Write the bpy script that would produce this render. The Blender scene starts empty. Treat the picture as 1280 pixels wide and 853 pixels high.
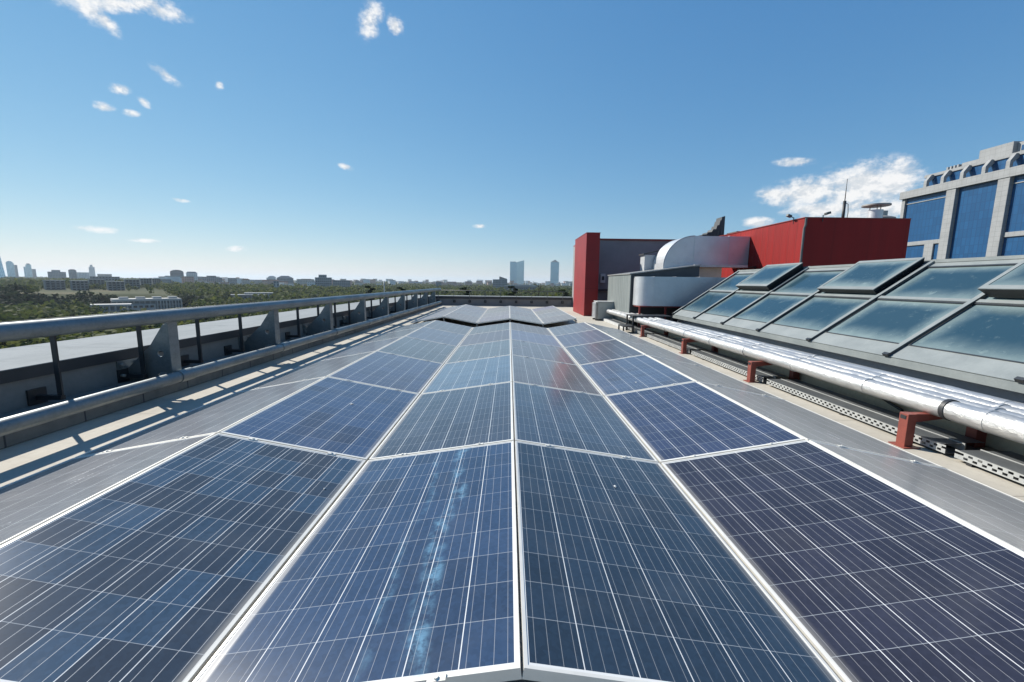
import bpy, bmesh, math, random
import numpy as np
from mathutils import Vector, Matrix
R_ = math.radians
S = bpy.context.scene
COL = S.collection
random.seed(7)
# ------------------------------------------------------------------ camera
PIT, YAW, ROLL = 0.1391, 0.009, 0.0121
cp, sp, cy_, sy_ = math.cos(PIT), math.sin(PIT), math.cos(YAW), math.sin(YAW)
fw = Vector((sy_*cp, cy_*cp, -sp)); r0 = Vector((cy_, -sy_, 0)); u0 = r0.cross(fw)
rt = r0*math.cos(ROLL)+u0*math.sin(ROLL); up = -r0*math.sin(ROLL)+u0*math.cos(ROLL)
CAM = Vector((-0.0477, -0.9942, 1.0401))
cd = bpy.data.cameras.new('camera'); cam = bpy.data.objects.new('camera', cd); COL.objects.link(cam)
M = Matrix((rt, up, -fw)).transposed().to_4x4(); M.translation = CAM
cam.matrix_world = M
cd.sensor_width = 36; cd.lens = 522.568/1280*36; cd.clip_start = 0.02; cd.clip_end = 40000
S.camera = cam
# ------------------------------------------------------------------ light
SUN_EL = R_(36.5); SUN_DIR = Vector((-.80*math.cos(SUN_EL), .60*math.cos(SUN_EL), math.sin(SUN_EL))).normalized()
sd = bpy.data.lights.new('sun', 'SUN'); sun = bpy.data.objects.new('sun', sd); COL.objects.link(sun)
sd.energy = 5.0; sd.angle = R_(0.5); sd.color = (1.0, .95, .86)
sun.rotation_euler = SUN_DIR.to_track_quat('Z', 'Y').to_euler(); sun.location = (-20, 10, 30)
SKY_STR = 0.072; SKY_G = ((.785, 1.02), (.765, .68), (.81, .42))   # gain, gamma per channel: the photograph's clear blue
S.view_settings.view_transform = 'Standard'; S.view_settings.look = 'None'
S.view_settings.exposure = 0.55; S.view_settings.gamma = 1.0; S.view_settings.use_curve_mapping = False

CLOUDS = [
 (0.6831,0.1778,0.0634,0.0332,0.084,1.0),(0.7194,0.1783,0.0348,0.0326,0.199,1.0),(0.6034,0.1758,0.0612,0.0220,0.053,1.0),
 (0.5516,0.1765,0.0292,0.0104,-0.093,0.9),(0.6432,0.1409,0.0565,0.0159,0.012,0.85),(0.5755,0.2310,0.0342,0.0085,-0.095,0.8),
 (0.5260,0.1241,0.0235,0.0093,-0.058,0.9),(0.7114,0.1345,0.0592,0.0166,0.123,0.8),(0.6064,0.1440,0.0364,0.0104,0.016,0.8),
 (-0.7018,0.4192,0.0779,0.0114,0.305,1.0),(-0.7426,0.4033,0.0269,0.0191,-0.429,0.9),(-0.6450,0.4290,0.0362,0.0130,0.034,0.85),
 (-0.7219,0.3904,0.0213,0.0111,-0.574,0.9),(-0.2983,0.4943,0.0214,0.0356,-0.467,0.95),(-0.2487,0.4913,0.0181,0.0180,-0.476,0.7),
 (-0.7134,0.3026,0.0140,0.0085,0.101,0.85),(-0.7356,0.2717,0.0151,0.0074,-0.007,0.8),(-0.7014,0.2707,0.0132,0.0063,0.028,0.7),
 (-0.6841,0.2914,0.0114,0.0067,-0.541,0.7),(-0.6511,0.3394,0.0236,0.0094,-0.440,0.7),(-0.5737,0.3424,0.0081,0.0082,-0.150,0.7),
 (-0.3583,0.2350,0.0171,0.0064,-0.164,0.75),(-0.7609,0.0795,0.0254,0.0066,-0.003,0.85),
 (-0.7035,0.0655,0.0262,0.0042,0.026,0.65),(-0.5647,0.0595,0.0231,0.0061,0.112,0.75),(-0.0685,0.1276,0.0185,0.0053,0.020,0.6),
 (-0.6442,0.1405,0.0161,0.0043,-0.094,0.5)]

class NT:
    """small helper for node trees"""
    def __init__(s, nt): s.nt = nt; s.n = nt.nodes; s.l = nt.links
    def node(s, t, **kw):
        n = s.n.new(t)
        for k, v in kw.items(): setattr(n, k, v)
        return n
    def put(s, sock, v):
        if isinstance(v, bpy.types.NodeSocket): s.l.new(v, sock)
        elif v is not None:
            try: sock.default_value = v
            except Exception: sock.default_value = tuple(v)+(1.0,)
    def math(s, op, a, b=None, c=None, clamp=False):
        n = s.node('ShaderNodeMath', operation=op, use_clamp=clamp); s.put(n.inputs[0], a)
        if b is not None: s.put(n.inputs[1], b)
        if c is not None: s.put(n.inputs[2], c)
        return n.outputs[0]
    def vmath(s, op, a, b=None):
        n = s.node('ShaderNodeVectorMath', operation=op); s.put(n.inputs[0], a)
        if b is not None: s.put(n.inputs[1], b)
        return n.outputs['Value'] if op in ('LENGTH', 'DOT_PRODUCT', 'DISTANCE') else n.outputs[0]
    def mix(s, f, a, b, bt='MIX'):
        n = s.node('ShaderNodeMix', data_type='RGBA', blend_type=bt)
        s.put(n.inputs[0], f); s.put(n.inputs[6], a); s.put(n.inputs[7], b); return n.outputs[2]
    def noise(s, vec, scale, detail=3, rough=.55, dim='3D', dist=0):
        n = s.node('ShaderNodeTexNoise', noise_dimensions=dim)
        if vec is not None: s.put(n.inputs['Vector'], vec)
        n.inputs['Scale'].default_value = scale; n.inputs['Detail'].default_value = detail
        n.inputs['Roughness'].default_value = rough; n.inputs['Distortion'].default_value = dist
        return n.outputs[0]
    def ramp(s, f, lo, hi, a=0.0, b=1.0, smooth=True):
        n = s.node('ShaderNodeMapRange', interpolation_type='SMOOTHSTEP' if smooth else 'LINEAR')
        s.put(n.inputs[0], f); s.put(n.inputs[1], lo); s.put(n.inputs[2], hi); s.put(n.inputs[3], a); s.put(n.inputs[4], b)
        return n.outputs[0]
    def sep(s, v):
        n = s.node('ShaderNodeSeparateXYZ'); s.put(n.inputs[0], v); return n.outputs
    def comb(s, x, y, z):
        n = s.node('ShaderNodeCombineXYZ')
        for i, v in enumerate((x, y, z)): s.put(n.inputs[i], v)
        return n.outputs[0]

W = bpy.data.worlds.new('World'); S.world = W; W.use_nodes = True
t = NT(W.node_tree); t.n.clear()
sky = t.node('ShaderNodeTexSky', sky_type='NISHITA', sun_disc=False)
sky.sun_elevation = SUN_EL; sky.sun_rotation = math.atan2(SUN_DIR.x, SUN_DIR.y)
sky.altitude = 100; sky.air_density = 1.0; sky.dust_density = 0.0; sky.ozone_density = 3.0
tc = t.node('ShaderNodeTexCoord')
d = t.sep(t.vmath('NORMALIZE', tc.outputs['Generated']))
az = t.math('ARCTAN2', d[0], d[1]); el = t.math('ARCSINE', d[2])
v = t.comb(az, el, 0.0)
best = None
for (a, e, ra, re, an, w) in CLOUDS:
    mp = t.node('ShaderNodeMapping', vector_type='TEXTURE'); t.put(mp.inputs[0], v)
    mp.inputs['Location'].default_value = (a, e, 0); mp.inputs['Rotation'].default_value = (0, 0, an)
    mp.inputs['Scale'].default_value = (ra*1.25, re*1.25, 1)
    q = t.math('SUBTRACT', t.math('SUBTRACT', 1.0, t.vmath('LENGTH', mp.outputs[0])), (0.0 if a > .5 and e < .2 else .22)+(1-w)*.35)
    best = q if best is None else t.math('MAXIMUM', best, q)
best = t.math('MAXIMUM', best, -1.0)
big = t.noise(t.vmath('MULTIPLY', v, (1, 1.5, 1)), 32, 6, .62)
fine = t.noise(t.vmath('MULTIPLY', v, (1, 1.3, 1)), 120, 5, .6)
cov = t.math('ADD', best, t.math('MULTIPLY', t.math('SUBTRACT', big, .52), 2.0))
cov = t.math('ADD', cov, t.math('MULTIPLY', t.math('SUBTRACT', fine, .5), .65))
dens = t.ramp(cov, -0.34, 0.72, 0, .95)
dens = t.math('MULTIPLY', dens, t.ramp(best, -.35, .10))
big2 = t.noise(t.vmath('MULTIPLY', t.vmath('ADD', v, (-.012, .012, 0)), (1, 1.5, 1)), 32, 6, .62)
shade = t.ramp(t.math('ADD', t.math('SUBTRACT', big, big2), t.math('MULTIPLY', t.math('SUBTRACT', fine, .5), .25)), -.12, .10)
ccol = t.mix(shade, (7.0, 7.3, 7.6, 1), (9.5, 9.4, 9.3, 1))
chs = t.sep(sky.outputs[0])
skyb = t.comb(*[t.math('MULTIPLY', t.math('POWER', t.math('MULTIPLY', chs[i], .105), SKY_G[i][1]), SKY_G[i][0]/.105) for i in range(3)])
skyc = t.mix(dens, skyb, ccol)
bg = t.node('ShaderNodeBackground'); t.put(bg.inputs[0], skyc); bg.inputs[1].default_value = SKY_STR
out = t.node('ShaderNodeOutputWorld'); t.l.new(bg.outputs[0], out.inputs[0])

# ------------------------------------------------------------------ materials
ALB = .72      # reflectance scale shared by all surfaces
def mat(name, col=(.5, .5, .5), rough=.6, metal=0.0, spec=.5, build=None, alb=None):
    m = bpy.data.materials.new(name); m.use_nodes = True
    k = NT(m.node_tree); b = k.n['Principled BSDF']
    b.inputs['Base Color'].default_value = tuple(col)+(1,); b.inputs['Roughness'].default_value = rough
    b.inputs['Metallic'].default_value = metal; b.inputs['Specular IOR Level'].default_value = spec
    if build: build(k, b)
    a = ALB if alb is None else alb
    bc = b.inputs['Base Color']
    if bc.is_linked: k.put(bc, k.mix(1.0, bc.links[0].from_socket, (a, a, a, 1), 'MULTIPLY'))
    else: bc.default_value = tuple(c*a for c in col)+(1,)
    return m
def bump(k, b, h, strength=.3, dist=.01):
    n = k.node('ShaderNodeBump'); k.put(n.inputs['Height'], h); n.inputs['Strength'].default_value = strength
    n.inputs['Distance'].default_value = dist; k.put(b.inputs['Normal'], n.outputs[0])
def obco(k): return k.node('ShaderNodeTexCoord').outputs['Object']
def world_pos(k): return k.node('ShaderNodeNewGeometry').outputs['Position']
def varied(c1, c2, scale=3, rough=.6, metal=0, stretch=(1, 1, 1), bumps=0, detail=5, lo=.35, hi=.65, rvar=0, spec=.5, fine=0):
    def f(k, b):
        p = k.vmath('MULTIPLY', world_pos(k), stretch)
        n = k.noise(p, scale, detail, .6)
        c = k.mix(k.ramp(n, lo, hi), tuple(c1)+(1,), tuple(c2)+(1,))
        if fine:
            g = k.noise(p, scale*14, 3, .7)
            c = k.mix(k.ramp(g, .3, .7, 0, fine), c, tuple(x*.55 for x in c1)+(1,))
        k.put(b.inputs['Base Color'], c)
        if rvar: k.put(b.inputs['Roughness'], k.ramp(n, .3, .7, rough-rvar, rough+rvar))
        if bumps: bump(k, b, k.noise(p, scale*6, 4, .6), bumps, .01)
    m = mat('m', c1, rough, metal, spec, f); return m

def deck_nodes(k, b):
    p = world_pos(k)
    n1 = k.noise(p, 1.2, 6, .65); n2 = k.noise(p, 18, 4, .6)
    c = k.mix(k.ramp(n1, .35, .7), (.64, .59, .50, 1), (.55, .505, .425, 1))
    c = k.mix(k.ramp(n2, .45, .75, 0, .45), c, (.46, .42, .35, 1))
    s = k.sep(p)
    n5 = k.noise(k.vmath('MULTIPLY', p, (2.5, .5, 1)), 1.1, 5, .65); c = k.mix(k.ramp(n5, .55, .75, 0, .45), c, (.34, .31, .26, 1))
    j = k.math('ABSOLUTE', k.math('SUBTRACT', k.math('FRACT', k.math('DIVIDE', s[1], 1.5)), .5))
    c = k.mix(k.ramp(j, .494, .498, 0, .6), c, (.22, .20, .17, 1))
    k.put(b.inputs['Base Color'], c); bump(k, b, n2, .3, .006)
M_DECK = mat('pale_screed', rough=.9, build=deck_nodes)
M_WALL = varied((.33, .32, .305), (.27, .262, .25), 1.5, .9, bumps=.2, fine=.25)
def kerb_nodes(k, b):
    p = world_pos(k); s = k.sep(p)
    j = k.math('ABSOLUTE', k.math('SUBTRACT', k.math('FRACT', k.math('DIVIDE', k.math('ADD', s[1], .35), .62)), .5))
    n = k.noise(p, 6, 5, .6)
    c = k.mix(k.ramp(n, .35, .7), (.28, .27, .245, 1), (.21, .205, .19, 1))
    c = k.mix(k.ramp(j, .485, .492), c, (.08, .08, .08, 1))
    k.put(b.inputs['Base Color'], c); bump(k, b, n, .2, .005)
M_KERB = mat('kerb_slabs', rough=.9, build=kerb_nodes)
M_CAPDARK = varied((.045, .048, .055), (.06, .06, .065), 3, .55)
def coping_nodes(k, b):
    p = world_pos(k); s = k.sep(p)
    n = k.noise(k.vmath('MULTIPLY', p, (1, .35, 1)), 2.2, 6, .65); n2 = k.noise(p, 25, 3, .6)
    c = k.mix(k.ramp(n, .3, .7), (.40, .425, .43, 1), (.33, .355, .36, 1))
    c = k.mix(k.ramp(n2, .5, .8, 0, .35), c, (.23, .25, .26, 1))
    n4 = k.noise(k.vmath('MULTIPLY', p, (.6, 3.5, 1)), 1.6, 4, .6); c = k.mix(k.ramp(n4, .56, .72, 0, .35), c, (.20, .21, .20, 1))
    k.put(b.inputs['Base Color'], c)
M_COPING = mat('coping_sheet', rough=.9, spec=.12, build=coping_nodes)
def galv_nodes(k, b):
    p = world_pos(k)
    vo = k.node('ShaderNodeTexVoronoi'); k.put(vo.inputs['Vector'], p); vo.inputs['Scale'].default_value = 55
    n = k.noise(k.vmath('MULTIPLY', p, (1, .4, 1)), 7, 5, .6)
    c = k.mix(k.ramp(n, .3, .7), (.29, .325, .335, 1), (.22, .25, .26, 1))
    g = k.sep(vo.outputs['Color'])[0]
    c = k.mix(k.math('MULTIPLY', g, .25), c, (.42, .46, .48, 1))
    k.put(b.inputs['Base Color'], c)
    k.put(b.inputs['Roughness'], k.ramp(n, .3, .7, .34, .52))
M_GALV = mat('galvanised_steel', rough=.42, metal=.55, build=galv_nodes)
M_GALVPL = mat('galvanised_plate', rough=.5, metal=.7, build=galv_nodes)
M_BLACK = varied((.022, .024, .027), (.035, .036, .04), 6, .5)
M_ALU = varied((.98, .95, .87), (.90, .87, .80), 9, .42, .12, detail=4)
M_ALUDK = varied((.45, .44, .41), (.36, .35, .33), 9, .5, .4)
def foil_nodes(k, b):
    p = world_pos(k)
    n = k.noise(k.vmath('MULTIPLY', p, (1, .5, 1)), 14, 5, .6); n2 = k.noise(p, 5, 3, .5)
    c = k.mix(k.ramp(n2, .35, .7), (.82, .81, .79, 1), (.66, .66, .65, 1))
    c = k.mix(k.ramp(n, .58, .75, 0, .4), c, (.48, .47, .44, 1))
    k.put(b.inputs['Base Color'], c); bump(k, b, n, .7, .018)
    k.put(b.inputs['Roughness'], k.ramp(n2, .3, .7, .34, .52))
M_FOIL = mat('foil_cladding', rough=.42, metal=.7, build=foil_nodes)
M_REDSTEEL = varied((.36, .085, .058), (.27, .062, .045), 6, .55, fine=.35)
M_SLATE = varied((.27, .30, .35), (.32, .35, .385), 1.6, .6, fine=.15)
M_TRAYCOV = varied((.12, .13, .14), (.17, .18, .185), 2.5, .4, stretch=(1, .4, 1), fine=.3)
M_TRAY = varied((.70, .71, .69), (.58, .59, .58), 5, .5, .3, fine=.3)
M_TAN = varied((1.0, .88, .66), (.88, .77, .58), 2, .9, fine=.25)
M_ZINC = varied((.34, .37, .365), (.27, .30, .30), 2.5, .55, .05, fine=.15)
M_ZINCDK = varied((.035, .042, .05), (.055, .06, .065), 3, .45)
M_SASH = varied((.014, .018, .021), (.022, .026, .03), 3, .5, spec=.3)
def skyglass_nodes(k, b):
    g = k.sep(k.node('ShaderNodeTexCoord').outputs['UV']); rnd_ = k.node('ShaderNodeObjectInfo').outputs['Random']; p = k.vmath('ADD', world_pos(k), k.comb(0.0, k.math('MULTIPLY', rnd_, 40.0), 0.0))
    n = k.noise(k.vmath('MULTIPLY', p, (1, 1.6, 1)), 2.2, 5, .62); n2 = k.noise(p, 9, 5, .7)
    n3 = k.noise(k.vmath('MULTIPLY', p, (3.5, 1, 3.5)), 3.5, 3, .7)
    du = k.math('MINIMUM', g[0], k.math('SUBTRACT', 1.0, g[0]))
    dvv = k.math('MINIMUM', k.math('MULTIPLY', g[1], .8), k.math('MULTIPLY', k.math('SUBTRACT', 1.0, g[1]), 1.3))
    e = k.math('MINIMUM', k.math('MULTIPLY', du, 1.5), dvv)
    e = k.math('ADD', e, k.math('MULTIPLY', k.math('SUBTRACT', n, .5), .22))
    dirt = k.ramp(e, -.08, .30, .85, .09)
    dirt = k.math('ADD', dirt, k.ramp(n2, .56, .78, 0, .34), clamp=True)
    dirt = k.math('ADD', dirt, k.ramp(n3, .70, .80, 0, .35), clamp=True)
    dirt = k.math('MULTIPLY', dirt, k.math('ADD', .75, k.math('MULTIPLY', rnd_, .5)), clamp=True)
    c = k.mix(dirt, (.008, .048, .085, 1), (.26, .34, .34, 1))
    k.put(b.inputs['Base Color'], c); k.put(b.inputs['Roughness'], k.ramp(dirt, 0, .9, .08, .45))
M_SKYGLASS = mat('dusty_roof_glass', rough=.15, spec=.35, build=skyglass_nodes)
def ribbed(c1, c2, pitch, axis, depth=.6, rough=.5, metal=.0, streak=1):
    def f(k, b):
        p = world_pos(k); s = k.sep(p)
        u = k.math('FRACT', k.math('DIVIDE', s[axis], pitch))
        h = k.ramp(k.math('ABSOLUTE', k.math('SUBTRACT', u, .5)), .32, .46)
        n = k.noise(k.vmath('MULTIPLY', p, (2, 2, .3)), 2.5*streak, 5, .6)
        c = k.mix(k.ramp(n, .3, .7), tuple(c1)+(1,), tuple(c2)+(1,))
        st_ = k.noise(k.vmath('MULTIPLY', p, (7, 7, .22)), 1.4, 4, .65); c = k.mix(k.ramp(st_, .52, .75, 0, .38), c, tuple(x*.55+.01 for x in c1)+(1,))
        c = k.mix(k.ramp(k.math('ABSOLUTE', k.math('SUBTRACT', u, .5)), .465, .49, 0, .35), c, tuple(x*.55 for x in c1)+(1,))
        k.put(b.inputs['Base Color'], c); bump(k, b, h, depth, .03)
    return mat('ribbed', c1, rough, metal, .25, build=f)
M_REDRIB = ribbed((.34, .014, .012), (.29, .012, .011), .33, 1, .4, .6)
M_REDFLAT = ribbed((.34, .014, .012), (.29, .012, .011), 1.0, 0, .12, .6)
def tower_nodes(k, b):
    p = world_pos(k); s = k.sep(p)
    j = k.math('ABSOLUTE', k.math('SUBTRACT', k.math('FRACT', k.math('DIVIDE', k.math('ADD', s[2], .28), 1.12)), .5))
    n = k.noise(p, 1.8, 4, .5)
    c = k.mix(k.ramp(n, .3, .7), (.34, .018, .020, 1), (.29, .016, .018, 1))
    c = k.mix(k.ramp(j, .492, .497, 0, .6), c, (.12, .01, .01, 1))
    k.put(b.inputs['Base Color'], c)
M_REDTOWER = mat('red_cladding', rough=.5, spec=.35, build=tower_nodes)
M_GREYRENDER = varied((.36, .355, .36), (.31, .305, .31), .8, .85, fine=.12)
M_SHED = ribbed((.33, .36, .35), (.26, .29, .285), .21, 1, .35, .5, .25)
M_SHEDDK = varied((.05, .056, .06), (.07, .075, .08), 1.5, .55)
def duct_nodes(k, b):
    p = world_pos(k); n = k.noise(p, 1.6, 4, .6); n2 = k.noise(p, 9, 4, .6)
    c = k.mix(k.ramp(n, .3, .7), (.88, .89, .90, 1), (.76, .77, .79, 1))
    c = k.mix(k.ramp(n2, .55, .8, 0, .3), c, (.60, .59, .57, 1))
    k.put(b.inputs['Base Color'], c); bump(k, b, n, .25, .05)
M_DUCT = mat('duct_sheet', rough=.38, metal=.5, build=duct_nodes)
M_DUCTW = varied((.66, .68, .70), (.58, .60, .62), 2, .5, .2)
M_WHITE = varied((.72, .72, .70), (.62, .62, .60), 3, .5)
M_ACBODY = varied((.55, .55, .50), (.48, .48, .44), 3, .55)
M_REDPAINT = varied((.32, .03, .02), (.25, .025, .02), 4, .5)
M_RAILGREY = varied((.10, .12, .12), (.15, .16, .16), 5, .5, .3)

def panel_mat(name):
    """60-cell polycrystalline module: object colour tints it, alpha < .5 means three strong busbars"""
    def f(k, b):
        oi = k.node('ShaderNodeObjectInfo'); p = obco(k); s = k.sep(p)
        PX, PY = .1585, .1615
        u = k.math('DIVIDE', k.math('ADD', s[0], PX*3), PX); vv = k.math('DIVIDE', k.math('ADD', s[1], PY*5), PY)
        fu, fv = k.math('FRACT', u), k.math('FRACT', vv)
        cell = k.comb(k.math('FLOOR', u), k.math('FLOOR', vv), k.math('MULTIPLY', oi.outputs['Random'], 57.0))
        wn = k.node('ShaderNodeTexWhiteNoise', noise_dimensions='3D'); k.put(wn.inputs['Vector'], cell)
        hv = wn.outputs['Value']; hc = k.sep(wn.outputs['Color'])
        three = k.math('LESS_THAN', oi.outputs['Alpha'], .5)
        nb = k.math('SUBTRACT', 4.0, three)
        tint = oi.outputs['Color']
        vo = k.node('ShaderNodeTexVoronoi'); k.put(vo.inputs['Vector'], k.vmath('ADD', p, k.comb(oi.outputs['Random'], k.math('MULTIPLY', hv, 9), 0.0)))
        vo.inputs['Scale'].default_value = 75
        gr = k.sep(vo.outputs['Color'])[0]
        br = k.math('ADD', k.math('ADD', .80, k.math('MULTIPLY', hv, .28)), k.math('MULTIPLY', gr, .22))
        base = k.mix(1.0, tint, k.comb(br, br, br), 'MULTIPLY')
        # some cells are browner, more so in the three-busbar modules
        thr = k.math('SUBTRACT', .80, k.math('MULTIPLY', three, .27))
        run = k.noise(k.comb(k.math('MULTIPLY', k.math('FLOOR', u), .9), k.math('MULTIPLY', k.math('FLOOR', vv), .16), oi.outputs['Random']), .9, 2, .5)
        odd = k.math('GREATER_THAN', k.math('ADD', k.math('MULTIPLY', hc[1], .34), k.math('MULTIPLY', run, .78)), thr)
        base = k.mix(k.math('MULTIPLY', odd, k.math('ADD', .3, k.math('MULTIPLY', three, .22))), base, (.027, .026, .031, 1))
        # ribbons along the module
        bu = k.math('ABSOLUTE', k.math('SUBTRACT', k.math('FRACT', k.math('MULTIPLY', fu, nb)), .5))
        bw = k.math('MULTIPLY', nb, .00085/PX)
        bus = k.math('LESS_THAN', bu, bw)
        busf = k.math('ADD', .42, k.math('MULTIPLY', three, .55))
        c = k.mix(k.math('MULTIPLY', bus, busf), base, (.55, .55, .55, 1))
        # gaps between cells
        ru = k.math('SUBTRACT', .5, k.math('ABSOLUTE', k.math('SUBTRACT', fu, .5)))
        rv = k.math('SUBTRACT', .5, k.math('ABSOLUTE', k.math('SUBTRACT', fv, .5)))
        c = k.mix(k.math('MULTIPLY', k.math('LESS_THAN', rv, .0011/PY), .55), c, (.50, .53, .56, 1))
        c = k.mix(k.math('MULTIPLY', k.math('LESS_THAN', ru, .0016/PX), .95), c, (.72, .72, .71, 1))
        # white margin outside the cells
        mg = k.math('MAXIMUM', k.math('SUBTRACT', k.math('ABSOLUTE', s[0]), PX*3-.001), k.math('SUBTRACT', k.math('ABSOLUTE', s[1]), PY*5-.001))
        c = k.mix(k.math('GREATER_THAN', mg, 0.0), c, (.72, .72, .70, 1))
        # dust, washed towards the lower long edge, a few rinse streaks, and painted grazing sheen
        w = k.vmath('ADD', p, k.comb(k.math('MULTIPLY', oi.outputs['Random'], 31), 0.0, 0.0))
        d1 = k.noise(w, 3.2, 5, .6); d2 = k.noise(k.vmath('MULTIPLY', w, (6, .55, 1)), 2.1, 4, .65); d3 = k.noise(w, 60, 3, .6)
        edge = k.ramp(s[0], .435, .49, 0, .45)
        dust_sheen = k.math('ADD', k.math('ADD', .02, k.ramp(d1, .45, .8, 0, .05)), edge)
        dust_sheen = k.math('ADD', dust_sheen, k.math('MULTIPLY', k.ramp(d2, .60, .80), k.ramp(d3, .35, .7, .0, .12)), clamp=True)
        dust_sheen = k.math('ADD', dust_sheen, k.math('MAXIMUM', k.math('SUBTRACT', oi.outputs['Alpha'], 1.0), 0.0), clamp=True)  # alpha above one paints in the pale sheen of a grazing view
        ob = oi.outputs['Object Index']
        wob = k.math('MULTIPLY', k.math('SUBTRACT', k.noise(k.vmath('MULTIPLY', p, (0, 1, 0)), 2.0, 2, .5), .5), .22)
        sx_ = k.math('ADD', s[0], wob)
        st = k.math('MAXIMUM', k.ramp(k.math('ABSOLUTE', k.math('ADD', sx_, .165)), .01, .06, 1, 0), k.math('MULTIPLY', k.ramp(k.math('ABSOLUTE', k.math('ADD', sx_, .02)), .0, .03, 1, 0), .55))
        st = k.math('MULTIPLY', k.math('MULTIPLY', st, ob), k.math('MULTIPLY', k.ramp(k.noise(w, 14, 5, .75), .38, .66), k.ramp(k.noise(k.vmath('MULTIPLY', w, (3, 1, 1)), 4, 3, .6), .36, .6)))
        c = k.mix(k.math('MULTIPLY', st, .75), c, (.16, .33, .47, 1))
        c = k.mix(dust_sheen, c, (.42, .40, .36, 1))
        k.put(b.inputs['Base Color'], c)
        k.put(b.inputs['Roughness'], k.ramp(dust_sheen, .03, .30, .16, .45))
        b.inputs['IOR'].default_value = 1.38
        b.inputs['Sheen Weight'].default_value = .5; b.inputs['Sheen Roughness'].default_value = .25; b.inputs['Sheen Tint'].default_value = (.95, .95, .93, 1)
    return mat(name, rough=.12, build=f, alb=.95)
M_CELL = panel_mat('solar_cells')
M_DIRTSTREAK = None

# ------------------------------------------------------------------ mesh helpers
class MB:
    def __init__(s): s.v = []; s.f = []; s.uv = {}
    def quad(s, a, b, c, d, uv=False):
        i = len(s.v); s.v += [tuple(a), tuple(b), tuple(c), tuple(d)]
        if uv: s.uv[len(s.f)] = ((0, 0), (1, 0), (1, 1), (0, 1))
        s.f.append((i, i+1, i+2, i+3)); return s
    def box(s, x0, x1, y0, y1, z0, z1, top=None):
        """top=(dx,dy) insets the top face"""
        tx, ty = top or (0, 0); i = len(s.v)
        s.v += [(x0, y0, z0), (x1, y0, z0), (x1, y1, z0), (x0, y1, z0), (x0+tx, y0+ty, z1), (x1-tx, y0+ty, z1), (x1-tx, y1-ty, z1), (x0+tx, y1-ty, z1)]
        s.f += [tuple(i+k for k in q) for q in ((3, 2, 1, 0), (4, 5, 6, 7), (0, 1, 5, 4), (1, 2, 6, 5), (2, 3, 7, 6), (3, 0, 4, 7))]
        return s
    def prism(s, pts, ext):
        """pts: closed outline of 3D points, ext: extrusion vector"""
        n = len(pts); i = len(s.v); e = Vector(ext)
        s.v += [tuple(p) for p in pts] + [tuple(Vector(p)+e) for p in pts]
        s.f.append(tuple(i+k for k in range(n))[::-1]); s.f.append(tuple(i+n+k for k in range(n)))
        for k in range(n): s.f.append((i+k, i+(k+1) % n, i+n+(k+1) % n, i+n+k))
        return s
    def tube(s, path, r, n=16, cap=True):
        path = [Vector(p) for p in path]; rs = r if isinstance(r, (list, tuple)) else [r]*len(path)
        i = len(s.v); prev = None
        for k, p in enumerate(path):
            a = (path[min(k+1, len(path)-1)]-path[max(k-1, 0)])
            a = a.normalized() if a.length > 1e-9 else prev
            prev = a
            ref = Vector((0, 0, 1)) if abs(a.z) < .9 else Vector((1, 0, 0))
            e1 = a.cross(ref).normalized(); e2 = e1.cross(a)
            for j in range(n):
                q = 2*math.pi*j/n; s.v.append(tuple(p+(e1*math.cos(q)+e2*math.sin(q))*rs[k]))
        for k in range(len(path)-1):
            for j in range(n):
                s.f.append((i+k*n+j, i+k*n+(j+1) % n, i+(k+1)*n+(j+1) % n, i+(k+1)*n+j))
        if cap:
            s.f.append(tuple(i+j for j in range(n))[::-1]); s.f.append(tuple(i+(len(path)-1)*n+j for j in range(n)))
        return s
    def build(s, name, m, parent=None, smooth=False, bevel=0, label=None):
        me = bpy.data.meshes.new(name); me.from_pydata(s.v, [], s.f)
        if s.uv:
            ul = me.uv_layers.new(name='UVMap')
            for fi, c in s.uv.items():
                for li, q in zip(me.polygons[fi].loop_indices, c): ul.data[li].uv = q
        me.update()
        bm = bmesh.new(); bm.from_mesh(me); bmesh.ops.recalc_face_normals(bm, faces=bm.faces)
        if bevel:
            bmesh.ops.bevel(bm, geom=[e for e in bm.edges if len(e.link_faces) == 2 and e.calc_face_angle(0) > .6], offset=bevel, segments=2, affect='EDGES', profile=.6)
        if smooth:
            for f in bm.faces: f.smooth = len(f.verts) == 4
            for e in bm.edges:
                if len(e.link_faces) == 2 and e.calc_face_angle(0) > .6: e.smooth = False
        bm.to_mesh(me); bm.free()
        me.materials.append(m); o = bpy.data.objects.new(name, me); COL.objects.link(o)
        if parent: o.parent = parent
        if label: o['label'] = label
        return o
def thing(name, label, cat, loc=(0, 0, 0), rot=(0, 0, 0), group=None):
    o = bpy.data.objects.new(name, None); COL.objects.link(o); o.empty_display_size = .1
    o.location = loc; o.rotation_euler = rot; o['label'] = label; o['category'] = cat
    if group: o['group'] = group
    return o
def tag(o, label, cat, group=None):
    o['label'] = label; o['category'] = cat
    if group: o['group'] = group
    return o
def struct(o, kind='structure'): o['kind'] = kind; return o
def dup(root, loc=None, rot=None, label=None):
    r = root.copy(); COL.objects.link(r)
    if loc is not None: r.location = loc
    if rot is not None: r.rotation_euler = rot
    if label: r['label'] = label
    for ch in list(root.children):
        c = ch.copy(); COL.objects.link(c); c.parent = r
        for g in list(ch.children):
            e = g.copy(); COL.objects.link(e); e.parent = c
    return r

ZD = -.28      # roof deck
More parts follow.
